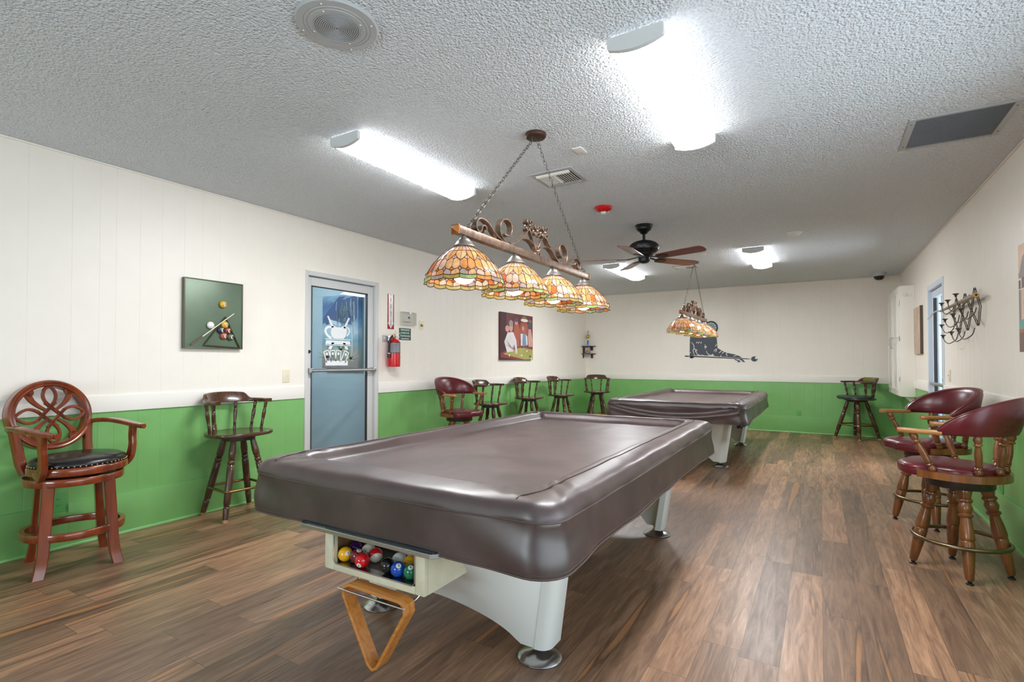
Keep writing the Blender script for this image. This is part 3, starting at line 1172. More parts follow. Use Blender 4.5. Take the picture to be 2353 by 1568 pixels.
# triangle ball rack hanging on the wire hanger
M['rack'] = wood('bent_rack_wood', (170, 104, 44), (198, 128, 60), (214, 148, 80), 0.3, 'X')
rk = MB()
w2, zt, zb = 0.158, 0.372, 0.088
tri = [(-w2 + 0.03, zt), (w2 - 0.03, zt - 0.004), (w2 - 0.004, zt - 0.014), (w2, zt - 0.045), (0.022, zb + 0.012), (0.0, zb), (-0.022, zb + 0.012), (-w2, zt - 0.045), (-w2 + 0.004, zt - 0.014)]
pp = []
for i, (x, z) in enumerate(tri):
    pp.append((x, 0.0, z))
pth = []
P_ = [Vector(p) for p in pp]
for i in range(len(P_)):
    a, c = P_[i], P_[(i + 1) % len(P_)]
    m = max(1, int((c - a).length / 0.02))
    for k in range(m):
        pth.append(a.lerp(c, k / m))
rk.bar(pth, 0.012, 0.056, (0, 1, 0), True)
rko = rk.build('ball_rack', M['rack'], None, 40, (TX + 0.028, TY1 - 1.392 - 0.009, 0.0))
tag(rko, 'triangular bent-wood ball rack hanging point down below the ball return box', 'ball rack')

# ------------------------------------------------------------------ pool balls in the box
BALLC = {'yellow': (240, 178, 20), 'purple': (62, 22, 92), 'maroon': (112, 26, 44), 'ivory': (226, 222, 204), 'red': (206, 24, 30), 'black': (22, 22, 24), 'white': (224, 226, 222), 'blue': (18, 74, 178), 'green': (10, 112, 76), 'orange': (232, 120, 70)}
for k, c in BALLC.items():
    M['b_' + k] = plain('ball_' + k, c, 0.12, var=0.01, Coat_Weight=0.3)
M['ink'] = plain('number_ink', (24, 24, 24), 0.4)
BR = 0.0286
CAM = Vector((0, 0, 1.22918))


def ball(x, y, z, col, label, num=None, stripe=None, nd=None):
    o = thing('pool_ball', label, 'pool ball', (x, y, z), 0, 'pool balls in the ball return box')
    b = MB()
    if stripe:
        # cream ball with a coloured band: polar axis along stripe vector
        A = align((0, 0, 0), stripe)
        n = 24
        prof = [(max(1e-5, BR * math.sin(PI * i / n)), -BR * math.cos(PI * i / n)) for i in range(n + 1)]
        b.lathe(prof, 32, 0, A, False, False)
        k = 0
        for fi in range(len(b.f)):
            ring = fi // 32
            if 8 <= ring < 16:
                b.m[fi] = 1
        b.build('ball_body', [M['b_ivory'], M['b_' + col]], o, 60)
    else:
        b.sphere((0, 0, 0), BR, 0, 16)
        b.build('ball_body', M['b_' + col], o, 60)
    if num:
        d = Vector(nd).normalized()
        q = Vector((0, 0, 1)).rotation_difference(d)
        # keep the digit roughly upright as seen in the room
        R = q.to_matrix().to_4x4()
        b = MB()
        rad = 0.0098
        ang = math.asin(rad / BR)
        prof = [((BR + 0.0002) * math.sin(ang * (1 - i / 5)), (BR + 0.0002) * math.cos(ang * (1 - i / 5))) for i in range(6)]
        b.lathe(prof, 24, 0, R, False, True)
        up = R.inverted().to_3x3() @ Vector((0, 0, 1))
        roll = math.atan2(up.y, up.x) - PI / 2
        b.text(num, 0.0125, R @ Matrix.Rotation(roll, 4, 'Z') @ Matrix.Translation((0, 0, BR + 0.0003)), 1, 0.0002, bold=0.0002)
        b.build('number_spot', [M['b_ivory'], M['ink']], o, 60)
    return o


bz = 0.422 + BR + 0.0005
ball(-1.655, 1.452, bz, 'yellow', 'yellow number one ball at the left of the box', '1', None, (0.8, -0.25, 0.35))
ball(-1.672, 1.522, bz, 'purple', 'purple ball at the back left of the box')
ball(-1.598, 1.463, bz, 'maroon', 'maroon ball between the yellow and bright red balls', '7', None, (0.45, -0.1, 0.9))
ball(-1.603, 1.527, bz, 'ivory', 'white ball numbered twelve at the back of the box', '12', None, (0.25, -1.0, 0.35))
ball(-1.546, 1.440, bz, 'red', 'bright red number three ball near the box lip', '3', None, (0.25, -0.8, -0.35))
ball(-1.541, 1.507, bz, 'red', 'red striped ball beside the bright red ball', None, (0.75, -0.5, -0.45))
ball(-1.664, 1.592, bz, 'red', 'red ball hidden deepest behind the purple ball')
ball(-1.4245, 1.454, bz, 'black', 'black eight ball right of the empty middle of the box')
ball(-1.425, 1.518, bz, 'white', 'plain white cue ball behind the black ball')
ball(-1.366, 1.450, bz, 'blue', 'blue number two ball right of the black ball', '2', None, (0.55, -0.5, 0.75))
ball(-1.366, 1.520, bz, 'yellow', 'yellow ball behind the blue ball')
ball(-1.3075, 1.456, bz, 'green', 'green number six ball at the right of the box', '6', None, (0.35, -0.5, 0.85))
ball(-1.2495, 1.470, bz, 'orange', 'orange ball mostly hidden at the far right of the box')
# ------------------------------------------------------------------ stained glass billiard lamps
def bronze():
    t = NT('rubbed_bronze')
    v = t.coord()
    a = t.noise(v, 22.0, 5.0, 0.7)
    c = t.ramp(a.outputs[0], [(0.3, lin(88, 74, 66)), (0.5, lin(128, 106, 92)), (0.72, lin(168, 138, 116))])
    t.bsdf(c, 0.36, 0.75)
    return t.mat


M['bronze'] = bronze()
M['bronze_dark'] = plain('dark_bronze', (84, 62, 52), 0.38, 0.7, var=0.2)
M['bronze_end'] = plain('copper_end_cap', (168, 110, 62), 0.35, 0.8, var=0.2)
M['pewter'] = plain('pewter_cap', (134, 126, 120), 0.42, 0.6, var=0.08)
M['chain'] = plain('dark_chain', (92, 86, 78), 0.4, 0.7)
M['lead'] = plain('dark_leading', (66, 50, 36), 0.5, 0.4)


def sglass(name, rgb):
    t = NT(name)
    v = t.coord()
    a = t.noise(v, 34.0, 3.0, 0.6, 0.6)
    c = lin(*rgb)
    col = t.ramp(a.outputs[0], [(0.3, tuple(x * 0.72 for x in c[:3])), (0.5, c[:3]), (0.72, tuple(min(1, x * 1.25 + 0.03) for x in c[:3]))])
    di = t.n('ShaderNodeBsdfDiffuse')
    tl = t.n('ShaderNodeBsdfTranslucent')
    t.l(col, di.inputs[0]); t.l(col, tl.inputs[0])
    mx = t.n('ShaderNodeMixShader')
    mx.inputs[0].default_value = 0.42
    t.l(di.outputs[0], mx.inputs[1]); t.l(tl.outputs[0], mx.inputs[2])
    gl = t.n('ShaderNodeBsdfGlossy')
    gl.inputs['Roughness'].default_value = 0.12
    fr = t.n('ShaderNodeLayerWeight')
    fr.inputs[0].default_value = 0.5
    m2 = t.n('ShaderNodeMixShader')
    t.l(t.math('ADD', t.math('MULTIPLY', t.math('POWER', fr.outputs['Facing'], 4.0), 0.6), 0.045), m2.inputs[0])
    t.l(mx.outputs[0], m2.inputs[1]); t.l(gl.outputs[0], m2.inputs[2])
    t.l(m2.outputs[0], t.out.inputs[0])
    return t.mat


SG = [sglass('glass_amber', (222, 150, 86)), sglass('glass_orange', (208, 112, 56)), sglass('glass_honey', (220, 172, 122)),
      sglass('glass_peach', (224, 184, 164)), sglass('glass_cream', (226, 208, 190)), sglass('glass_olive', (170, 148, 78)),
      sglass('glass_green', (166, 186, 118)), sglass('glass_smoke', (176, 158, 150)), sglass('glass_jewel', (220, 128, 44)), sglass('glass_mauve', (200, 160, 152))]
M['bulb'] = emit('warm_globe_bulb', (1.0, 0.90, 0.78, 1), 5.0)

VS, NS = 1 / 0.852, 15


def dome(u, v):
    """u in sectors of 10, v 0 top .. 1 bottom; returns point, origin at the top of the shade"""
    prof = [(0.0, 0.046, 0.0), (0.12, 0.070, -0.010), (0.27, 0.110, -0.032), (0.42, 0.148, -0.060), (0.56, 0.180, -0.090), (0.68, 0.203, -0.120), (0.78, 0.217, -0.143), (0.88, 0.2240, -0.163), (1.0, 0.2255, -0.187)]
    for i in range(len(prof) - 1):
        if v <= prof[i + 1][0] or i == len(prof) - 2:
            a, c = prof[i], prof[i + 1]
            t = (v - a[0]) / (c[0] - a[0])
            r, z = a[1] + (c[1] - a[1]) * t, a[2] + (c[2] - a[2]) * t
            break
    w = max(0.0, (v - 0.55) / 0.45)
    r += 0.006 * w * abs(math.cos(PI * u))
    A = 2 * PI * u / NS
    r *= 0.84
    return Vector((r * math.cos(A), r * math.sin(A), z))


def make_shade_meshes():
    rs = random.Random(3)
    glass, lead = MB(), MB()
    edges = set()
    warm = [0, 0, 0, 1, 2, 2, 3]

    def cell(poly, mat, sub=3):
        pts = []
        n = len(poly)
        for i in range(n):
            a, c = poly[i], poly[(i + 1) % n]
            m = max(1, int(math.hypot((a[0] - c[0]) * 2.2, (a[1] - c[1]) * 6)) + (1 if sub else 0))
            for k in range(m):
                pts.append((a[0] + (c[0] - a[0]) * k / m, (a[1] + (c[1] - a[1]) * k / m) * VS))
        c0 = (sum(p[0] for p in pts) / len(pts), sum(p[1] for p in pts) / len(pts))
        P3 = [dome(*p) for p in pts]
        # two inner rings so that the pane follows the dome
        mid = [dome(p[0] + (c0[0] - p[0]) * 0.5, p[1] + (c0[1] - p[1]) * 0.5) for p in pts]
        vs = P3 + mid + [dome(*c0)]
        m = len(pts)
        fs = [(i, (i + 1) % m, m + (i + 1) % m, m + i) for i in range(m)] + [(m + i, m + (i + 1) % m, 2 * m) for i in range(m)]
        glass.add(vs, fs, mat)
        for i in range(m):
            a, c = pts[i], pts[(i + 1) % m]
            ka = (round(a[0] % NS, 3), round(a[1], 3))
            kc = (round(c[0] % NS, 3), round(c[1], 3))
            e = (min(ka, kc), max(ka, kc))
            if e not in edges:
                edges.add(e)
                lead.tube([P3[i], P3[(i + 1) % m]], 0.0019, 4)

    for s in range(NS):
        o = float(s)
        # tall top panes
        for k in (0, 0.5):
            cell([(o + k, 0.0), (o + k + 0.5, 0.0), (o + k + 0.5, 0.13), (o + k + 0.38, 0.105), (o + k + 0.12, 0.105), (o + k, 0.13)], rs.choice([3, 4, 2, 9]))
            cell([(o + k, 0.13), (o + k + 0.12, 0.105), (o + k + 0.38, 0.105), (o + k + 0.5, 0.13), (o + k + 0.5, 0.26), (o + k, 0.26)], rs.choice([0, 2, 3, 2, 9]))
        # second row: two half petals to a point
        cell([(o, 0.26), (o + 0.5, 0.26), (o + 0.5, 0.50), (o + 0.36, 0.47), (o + 0.10, 0.40), (o, 0.34)], rs.choice(warm))
        cell([(o + 0.5, 0.26), (o + 1.0, 0.26), (o + 1.0, 0.34), (o + 0.90, 0.40), (o + 0.64, 0.47), (o + 0.5, 0.50)], rs.choice(warm))
        # small corner triangles
        cell([(o, 0.34), (o + 0.10, 0.40), (o + 0.22, 0.435), (o + 0.12, 0.455), (o, 0.48)], 3)
        cell([(o + 1.0, 0.34), (o + 0.90, 0.40), (o + 0.78, 0.435), (o + 0.88, 0.455), (o + 1.0, 0.48)], 3)
        # third row: hexagons
        cell([(o, 0.48), (o + 0.12, 0.455), (o + 0.22, 0.435), (o + 0.36, 0.47), (o + 0.5, 0.50), (o + 0.5, 0.60), (o + 0.38, 0.64), (o + 0.14, 0.66), (o, 0.61)], rs.choice([0, 2, 2, 1, 3]))
        cell([(o + 1.0, 0.48), (o + 0.88, 0.455), (o + 0.78, 0.435), (o + 0.64, 0.47), (o + 0.5, 0.50), (o + 0.5, 0.60), (o + 0.62, 0.64), (o + 0.86, 0.66), (o + 1.0, 0.61)], rs.choice([0, 2, 2, 5, 3]))
        # diamond between
        cell([(o + 0.5, 0.60), (o + 0.62, 0.64), (o + 0.5, 0.69), (o + 0.38, 0.64)], 7)
        cell([(o, 0.61), (o + 0.14, 0.66), (o + 0.10, 0.68), (o, 0.69)], 8)
        cell([(o + 1.0, 0.61), (o + 0.86, 0.66), (o + 0.90, 0.68), (o + 1.0, 0.69)], 8)
        # flower halves
        cell([(o, 0.69), (o + 0.10, 0.68), (o + 0.14, 0.66), (o + 0.38, 0.64), (o + 0.5, 0.69), (o + 0.5, 0.745), (o + 0.25, 0.765), (o, 0.772)], rs.choice([0, 1, 2, 3]))
        cell([(o + 1.0, 0.69), (o + 0.90, 0.68), (o + 0.86, 0.66), (o + 0.62, 0.64), (o + 0.5, 0.69), (o + 0.5, 0.745), (o + 0.75, 0.765), (o + 1.0, 0.772)], rs.choice([0, 1, 3, 7]))
        # wavy band
        cell([(o + 0.5, 0.745), (o + 0.75, 0.765), (o + 1.0, 0.772), (o + 1.25, 0.765), (o + 1.5, 0.745), (o + 1.5, 0.825), (o + 1.25, 0.845), (o + 1.0, 0.852), (o + 0.75, 0.845), (o + 0.5, 0.825)], rs.choice([5, 6, 6, 7, 5, 0]))
        p = dome(o, 0.655 * VS)
        n_ = Vector((p.x, p.y, 0.09)).normalized()
        glass.sphere(p + n_ * 0.002, 0.0046, 8, 6, None)
    return glass, lead


def make_lamp():
    L = thing('billiard_lamp', 'four-shade stained glass billiard lamp hanging over the nearer table', 'pendant lamp', (-1.489, 2.767, H), 0, 'stained glass billiard lamps')
    D = lambda z: z - H
    # ceiling canopy
    b = MB()
    b.lathe([(0.064, 0.0), (0.066, -0.006), (0.064, -0.018), (0.058, -0.024), (0.03, -0.026)], 32, 0)
    for a in range(2):
        b.sphere((0.02 * (2 * a - 1), 0.028, -0.027), 0.005, 0, 6)
    b.build('canopy', M['bronze_dark'], L)
    # bar
    b = MB()
    z0, z1 = D(1.843), D(1.883)
    hb = 0.800
    b.box(-0.02, 0.02, -hb, hb, z0, z1, 0, None, 0.003)
    b.build('bar', M['bronze'], L)
    for e in (-1, 1):
        b = MB()
        b.box(-0.023, 0.023, e * hb, e * (hb + 0.012), z0 - 0.003, z1 + 0.003, 0, None, 0.002)
        zc = (z0 + z1) / 2
        y1, y2 = e * (hb + 0.012), e * (hb + 0.036)
        b.add([(-0.02, y1, z0), (0.02, y1, z0), (0.02, y1, z1), (-0.02, y1, z1), (0, y2, zc)], [(0, 1, 4), (1, 2, 4), (2, 3, 4), (3, 0, 4)])
        b.build('end_cap', M['bronze_end'], L, 0)
    # chains
    def chain(p0, p1):
        b = MB()
        p0, p1 = Vector(p0), Vector(p1)
        n = int((p1 - p0).length / 0.0275)
        A = align(p0, p1)
        step = (p1 - p0).length / n
        for i in range(n):
            zc = (i + 0.5) * step
            big = i in (0, n - 1)
            l, w, r = (0.021, 0.016, 0.0019) if big else (0.0175, 0.0085, 0.0017)
            pts = []
            for k in range(14):
                a = 2 * PI * k / 14
                x, z = w * math.cos(a), l * math.sin(a)
                pts.append((x, 0, zc + z) if i % 2 else (0, x, zc + z))
            b.tube(pts, r, 5, True, 0, A)
        return b.build('chain', M['chain'], L)
    chain((0, -0.018, -0.03), (0, -0.712, D(1.892)))
    chain((0, 0.018, -0.03), (0, 0.735, D(1.888)))
    for e, y in ((-1, -0.712), (1, 0.735)):
        b = MB()
        b.tube([(0, y + 0.012 * math.cos(a * PI / 6), D(1.889) + 0.012 * math.sin(a * PI / 6)) for a in range(12)], 0.0022, 6, True)
        b.build('hook_ring', M['chain'], L)
    # scroll work above the bar
    zb = D(1.88)
    def scroll(pts, w=0.036, t=0.0085):
        P = smoothpath([(0, y, zb + z) for y, z in pts], 6)
        b = MB()
        n = len(P)
        ww = [w * min(1.0, 0.55 + 6 * min(i, n - 1 - i) / n) for i in range(n)]
        b.bar(P, t, ww, (1, 0, 0))
        return b.build('scroll', M['bronze'], L)
    half = [
        [(-0.568, 0.012), (-0.562, 0.035), (-0.585, 0.046), (-0.612, 0.024), (-0.602, -0.0 + 0.004), (-0.600, 0.004), (-0.640, 0.008), (-0.652, 0.036), (-0.634, 0.066), (-0.600, 0.080), (-0.556, 0.076), (-0.509, 0.052), (-0.465, 0.024), (-0.403, 0.006), (-0.329, 0.004)],
        [(-0.372, 0.052), (-0.345, 0.046), (-0.318, 0.060), (-0.305, 0.088), (-0.314, 0.118), (-0.346, 0.134), (-0.384, 0.130), (-0.414, 0.108), (-0.428, 0.070), (-0.412, 0.030), (-0.374, 0.010), (-0.329, 0.004)],
        [(-0.315, 0.004), (-0.270, 0.016), (-0.231, 0.040), (-0.190, 0.068), (-0.150, 0.096), (-0.110, 0.138)],
        [(-0.215, 0.050), (-0.180, 0.068), (-0.140, 0.074), (-0.090, 0.070), (-0.050, 0.054), (-0.018, 0.026)],
    ]
    fix = [(-0.575, 0.020), (-0.560, 0.034), (-0.572, 0.050), (-0.598, 0.044), (-0.606, 0.020), (-0.628, 0.006), (-0.650, 0.022), (-0.650, 0.052), (-0.626, 0.076), (-0.590, 0.082), (-0.550, 0.074), (-0.509, 0.052), (-0.465, 0.026), (-0.403, 0.008), (-0.329, 0.004)]
    half[0] = fix
    for h in half:
        scroll(h)
        scroll([(-y, z) for y, z in h])
    # ties and rosettes
    for e in (-1, 1):
        b = MB()
        for k in (-1, 1):
            b.tube([(0.019 * math.cos(a), e * 0.325 + k * 0.006, zb + 0.004 + 0.010 * math.sin(a)) for a in [2 * PI * q / 14 for q in range(14)]], 0.003, 6, True)
        b.build('tie', M['bronze'], L)
    for (y, z, sc) in ((-0.100, 0.160, 1.2), (0.0, 0.150, 1.05), (0.100, 0.160, 1.2), (0.0, 0.026, 1.15)):
        b = MB()
        for k in range(4):
            a = PI / 4 + k * PI / 2
            R_ = Matrix.Translation((0, y, zb + z)) @ Matrix.Rotation(a, 4, 'X')
            # curled petal: a short ribbon rolled outwards
            P = []
            for q in range(10):
                t_ = q / 9
                w_ = t_ * 1.5 * PI
                P.append((0, 0.010 + 0.017 * sc + 0.011 * sc * math.sin(w_ - PI / 2) , 0.011 * sc * (math.cos(w_ - PI / 2))))
            b.bar(P, 0.0055, [0.030 * sc * (0.55 + 0.45 * math.sin(PI * (0.15 + 0.8 * q / 9))) for q in range(10)], (1, 0, 0), False, 0, R_)
            b.sphere((0, 0.020 * sc, 0), 0.010 * sc, 0, 7, R_, (1.2, 1.3, 0.6))
        b.sphere((0.0, y, zb + z), 0.011 * sc, 0, 8, None, (1.7, 1, 1))
        b.build('rosette', M['bronze'], L)
    # the inner pair of stems from lower rosette to the top
    for e in (-1, 1):
        scroll([(e * 0.016, 0.034), (e * 0.04, 0.075), (e * 0.07, 0.112), (e * 0.094, 0.145)], 0.022)
    # shades
    g, l = make_shade_meshes()
    gm, lm = None, None
    for i, y in enumerate((-0.737, -0.246, 0.246, 0.737)):
        b = MB()
        b.lathe([(0.012, D(1.845)), (0.012, D(1.833)), (0.022, D(1.832)), (0.026, D(1.826)), (0.030, D(1.825)), (0.033, D(1.817)), (0.037, D(1.816)), (0.046, D(1.800)), (0.053, D(1.796)), (0.054, D(1.790)), (0.046, D(1.788))], 28, 0, xform((0, y, 0)))
        b.build('shade_cap', M['pewter'], L)
        if gm is None:
            so = g.build('shade', SG, L, 60, (0, y, D(1.792)))
            lo = l.build('leading', M['lead'], so, 0)
            gm, lm = so, lo
        else:
            so = gm.copy(); COL.objects.link(so); so.parent = L
            so.location = (0, y, D(1.792)); so.rotation_euler = (0, 0, 0.35 * i + 0.2)
            lo = lm.copy(); COL.objects.link(lo); lo.parent = so
        b = MB()
        b.sphere((0, y, D(1.668)), 0.060, 0, 14)
        b.build('bulb', M['bulb'], L, 60)
        b = MB()
        b.lathe([(0.018, D(1.722)), (0.02, D(1.79))], 14, 0, xform((0, y, 0)))
        b.build('socket', M['black'], L)
    return L


lamp = make_lamp()
dup(lamp, (-1.502, 7.46, H), 0, 'four-shade stained glass billiard lamp hanging over the farther table')
# ------------------------------------------------------------------ stools (local +x is the front)
M['dwood'] = wood('dark_walnut_stain', (46, 29, 18), (74, 46, 29), (100, 66, 42), 0.26, 'Z', 0.7, 0.35)
M['dwood_x'] = wood('dark_walnut_seat', (46, 30, 20), (74, 48, 32), (98, 66, 44), 0.24, 'Y', 0.6, 0.4)
M['worn_tip'] = plain('worn_leg_tip', (168, 134, 100), 0.6, var=0.15)
M['maple'] = wood('amber_maple', (84, 46, 20), (118, 70, 34), (146, 94, 50), 0.28, 'Z', 0.5, 0.3)
M['maple_arm'] = wood('worn_maple_arm', (130, 82, 40), (166, 112, 60), (190, 140, 84), 0.34, 'X', 0.5, 0.15)
M['dark_ring'] = plain('dark_swivel_ring', (46, 34, 30), 0.4)
M['burg'] = leather('burgundy_vinyl', (74, 18, 24), (96, 26, 34), (112, 34, 40), 0.3, 0.12)
M['nail'] = plain('dark_nailheads', (60, 40, 36), 0.35, 0.6)
M['brass_dull'] = plain('dull_brass_ring', (126, 110, 84), 0.32, 1.0, var=0.18)
M['cherry'] = wood('cherry_stain', (84, 30, 11), (120, 50, 19), (146, 66, 27), 0.2, 'Z', 0.35, 0.5)
M['blk_leather'] = leather('black_leather', (16, 14, 14), (22, 20, 20), (30, 28, 28), 0.26, 0.15)
M['tear'] = plain('worn_leather_tear', (150, 148, 144), 0.7, var=0.1)
M['nail_brass'] = plain('brass_nailheads', (166, 146, 112), 0.25, 1.0)
M['olive'] = leather('olive_vinyl', (92, 96, 34), (110, 114, 44), (124, 128, 56), 0.3, 0.1)
M['dkgreen'] = leather('dark_green_vinyl', (28, 42, 40), (36, 54, 50), (46, 66, 62), 0.34, 0.1)

SPIN = [(0.0085, 0.0), (0.0115, 0.10), (0.0085, 0.17), (0.0125, 0.20), (0.0085, 0.225), (0.0125, 0.25), (0.0090, 0.27), (0.0120, 0.45), (0.0135, 0.58), (0.0115, 0.70), (0.0085, 0.735), (0.0125, 0.755), (0.0085, 0.78), (0.0120, 0.80), (0.0100, 0.84), (0.0125, 0.90), (0.0085, 1.0)]
LEG = [(0.0135, 0.0), (0.0175, 0.04), (0.0205, 0.16), (0.0215, 0.185), (0.0165, 0.195), (0.0215, 0.205), (0.0165, 0.215), (0.0220, 0.225), (0.0235, 0.40), (0.0240, 0.60), (0.0225, 0.685), (0.0170, 0.695), (0.0225, 0.705), (0.0225, 0.735), (0.0170, 0.745), (0.0235, 0.76), (0.0170, 0.77), (0.0225, 0.785), (0.0235, 0.86), (0.0170, 1.0)]


def windsor(label, loc, rz, kind='wood', leg_rot=0.0):
    S = thing('bar_stool', label, 'bar stool', loc, rz, 'dark spindle back bar stools')
    z_seat = 0.668
    out = superell(0.205, 0.215, 0.250, 2.7, 2.1, 56)
    b = MB()
    if kind == 'wood':
        slab(b, out, [(0.90, 0.636), (0.97, 0.639), (1.0, 0.648), (1.0, 0.660), (0.985, 0.667), (0.95, z_seat), (0.85, 0.665), (0.6, 0.660), (0.3, 0.660), (0.05, 0.661)])
        b.build('seat', M['dwood_x'], S, 50)
    else:
        slab(b, out, [(0.90, 0.630), (0.98, 0.633), (1.0, 0.642), (1.0, 0.650), (0.98, 0.655), (0.5, 0.655)])
        b.build('seat', M['dwood_x'], S, 50)
        b = MB()
        o2 = [(x * 0.93 + 0.022, y * 0.95) for x, y in out]
        slab(b, o2, [(0.98, 0.648), (1.0, 0.660), (0.99, 0.676), (0.93, 0.688), (0.7, 0.694), (0.3, 0.696), (0.03, 0.697)])
        b.build('cushion', M['dkgreen'], S, 50)
    b = MB()
    b.lathe([(0.13, 0.628), (0.152, 0.63), (0.156, 0.634), (0.156, 0.640), (0.1, 0.641)] if kind == 'wood' else [(0.13, 0.616), (0.152, 0.618), (0.156, 0.624), (0.156, 0.633), (0.1, 0.634)], 36)
    b.lathe([(0.118, 0.600), (0.124, 0.604), (0.124, 0.626), (0.118, 0.629)] if kind == 'wood' else [(0.118, 0.595), (0.124, 0.599), (0.124, 0.618), (0.118, 0.62)], 36)
    b.build('swivel_plate', M['dark_ring'], S, 40)
    base = leg_rot
    for k in range(4):
        a = base + PI / 4 + k * PI / 2
        p0 = (0.265 * math.cos(a), 0.265 * math.sin(a), 0.0)
        p1 = (0.105 * math.cos(a), 0.105 * math.sin(a), 0.61)
        b = MB()
        b.turned(p0, p1, [(r_ * 1.12, t_) for r_, t_ in LEG], 14)
        for i in range(len(b.f)):
            if i < 14 * 1:
                b.m[i] = 1
        b.build('leg', [M['dwood'], M['worn_tip']], S, 50)
    # square foot rail with rounded corners
    zr = 0.228
    rr = 0.265 - 0.16 * (zr / 0.61) + 0.022
    corners = []
    for k in range(4):
        a = base + PI / 4 + k * PI / 2
        c = Vector((rr * math.cos(a), rr * math.sin(a), zr))
        for da in (-1.0, -0.6, -0.2, 0.2, 0.6, 1.0):
            q = Vector((math.cos(a + da * PI / 4), math.sin(a + da * PI / 4), 0))
            corners.append(c - Vector((math.cos(a), math.sin(a), 0)) * 0.042 + q * 0.040)
    b = MB()
    b.tube(corners, 0.0105, 10, True)
    b.build('foot_rail', M['brass'], S, 60)
    # bent back rail: crest at the rear, flat arms forward
    N = 44
    def railpt(t):            # t -1..1 along the bow (right arm tip to left arm tip)
        a = PI + t * 1.92
        rx, ry = 0.208, 0.234
        x = rx * math.cos(a) - 0.005
        y = ry * math.sin(a)
        if abs(t) > 0.80:
            e = (abs(t) - 0.80) / 0.20
            x0 = rx * math.cos(PI + 0.80 * 1.92) - 0.005
            x = x0 + e * 0.085
            y = math.copysign(ry * math.sin(0.80 * 1.92) * -1 * -1, -t) if False else (ry * math.sin(PI + math.copysign(0.80 * 1.92, t))) * (1 - 0.06 * e)
        return x, y
    loops = []
    for i in range(N + 1):
        t = -1 + 2 * i / N
        x, y = railpt(t)
        x2, y2 = railpt(min(1, t + 0.02)); x1, y1 = railpt(max(-1, t - 0.02))
        d = Vector((x2 - x1, y2 - y1, 0)).normalized()
        nrm = Vector((d.y, -d.x, 0))
        at = abs(t)
        if at < 0.36:
            top, crest = 0.980 - 0.010 * (at / 0.36) ** 2, 1.0
        elif at < 0.50:
            k = (at - 0.36) / 0.14
            k = k * k * (3 - 2 * k)
            top, crest = 0.970 + (0.922 - 0.970) * k, 1 - k
        else:
            top, crest = 0.922, 0.0
        bot = 0.893
        w = 0.030 if crest > 0.5 else 0.042
        if at > 0.9:
            w = 0.042 + 0.012 * (at - 0.9) / 0.1
        lean = 0.022 * crest
        out_ = 1.0 if (x * nrm.x + y * nrm.y) > 0 else -1.0
        n_ = nrm * out_
        c = 0.004
        P = Vector((x, y, 0))
        sec = [(-w / 2 + c, bot, 0), (w / 2 - c, bot, 0), (w / 2, bot + c, 0), (w / 2 , top - c, lean), (w / 2 - c, top, lean), (-w / 2 + c + 0.006 * crest, top, lean), (-w / 2 + 0.004 * crest, top - c, lean), (-w / 2, bot + c, 0)]
        loops.append([P + n_ * (o + l) + Vector((0, 0, z)) for o, z, l in sec])
    b = MB()
    b.loft(loops)
    b.build('back_rail', M['dwood'], S, 45)
    if kind != 'wood':
        b = MB()
        lp = []
        for i in range(17):
            t = -0.30 + 0.60 * i / 16
            x, y = railpt(t)
            n_ = Vector((x, y, 0)).normalized()
            P = Vector((x, y, 0))
            lp.append([P + n_ * o + Vector((0, 0, z)) for o, z in ((-0.017, 0.902), (-0.026, 0.912), (-0.022, 0.945), (-0.006, 0.978), (0.006, 0.9835), (0.030, 0.982), (0.040, 0.974), (0.030, 0.94), (0.0, 0.93))])
        b.loft(lp)
        b.build('back_pad', M['olive'], S, 50)
        b = MB()
        for e in (-0.305, 0.305):
            x, y = railpt(e)
            n_ = Vector((x, y, 0)).normalized()
            for k in range(6):
                z = 0.905 + k * 0.0135
                b.sphere((x - n_.x * (0.020 - 0.003 * k), y - n_.y * (0.020 - 0.003 * k), z), 0.0042, 0, 5)
        b.build('nailhead_trim', M['nail'], S)
    for t in (-0.90, -0.60, -0.235, 0.235, 0.60, 0.90) if kind != 'sev' else ():
        x, y = railpt(t)
        tt = t * 0.93
        a = PI + tt * 1.85
        sx, sy = 0.190 * math.cos(a) + 0.0, 0.205 * math.sin(a)
        b = MB()
        b.turned((sx, sy, 0.660 if kind == 'wood' else 0.652), (x, y, 0.900), [(r_ * 1.15, t_) for r_, t_ in SPIN], 10)
        b.build('spindle', M['dwood'], S, 60)
    return S


WL = [
    ('dark walnut spindle stool between the ornate chair and glass door', (-4.052, 2.450, 0), 0.05, -0.14),
    ('dark spindle stool just right of the red chair on the left wall', (-3.93, 5.98, 0), 0.02, 0.1),
    ('middle dark spindle stool of three along the left green wall beneath the picture', (-4.03, 7.26, 0), 0.0, 0.06),
    ('third dark spindle stool along the left wall, nearest the trophy corner', (-3.90, 8.18, 0), -0.05, 0.1),
    ('dark spindle stool facing out of the back left corner below the trophy shelf', (-3.72, 9.42, 0), -1.12, 0.15),
]
for lb, lc, rz, lr in WL:
    windsor(lb, lc, rz, 'wood', lr)
gs_ = windsor('spindle stool with olive back pad and green seat by the back wall', (0.495, 9.92, 0), PI + 0.50, 'pad', PI / 4 - 0.50 + 0.05)
gs_.scale = (1.14, 1.14, 1.0)

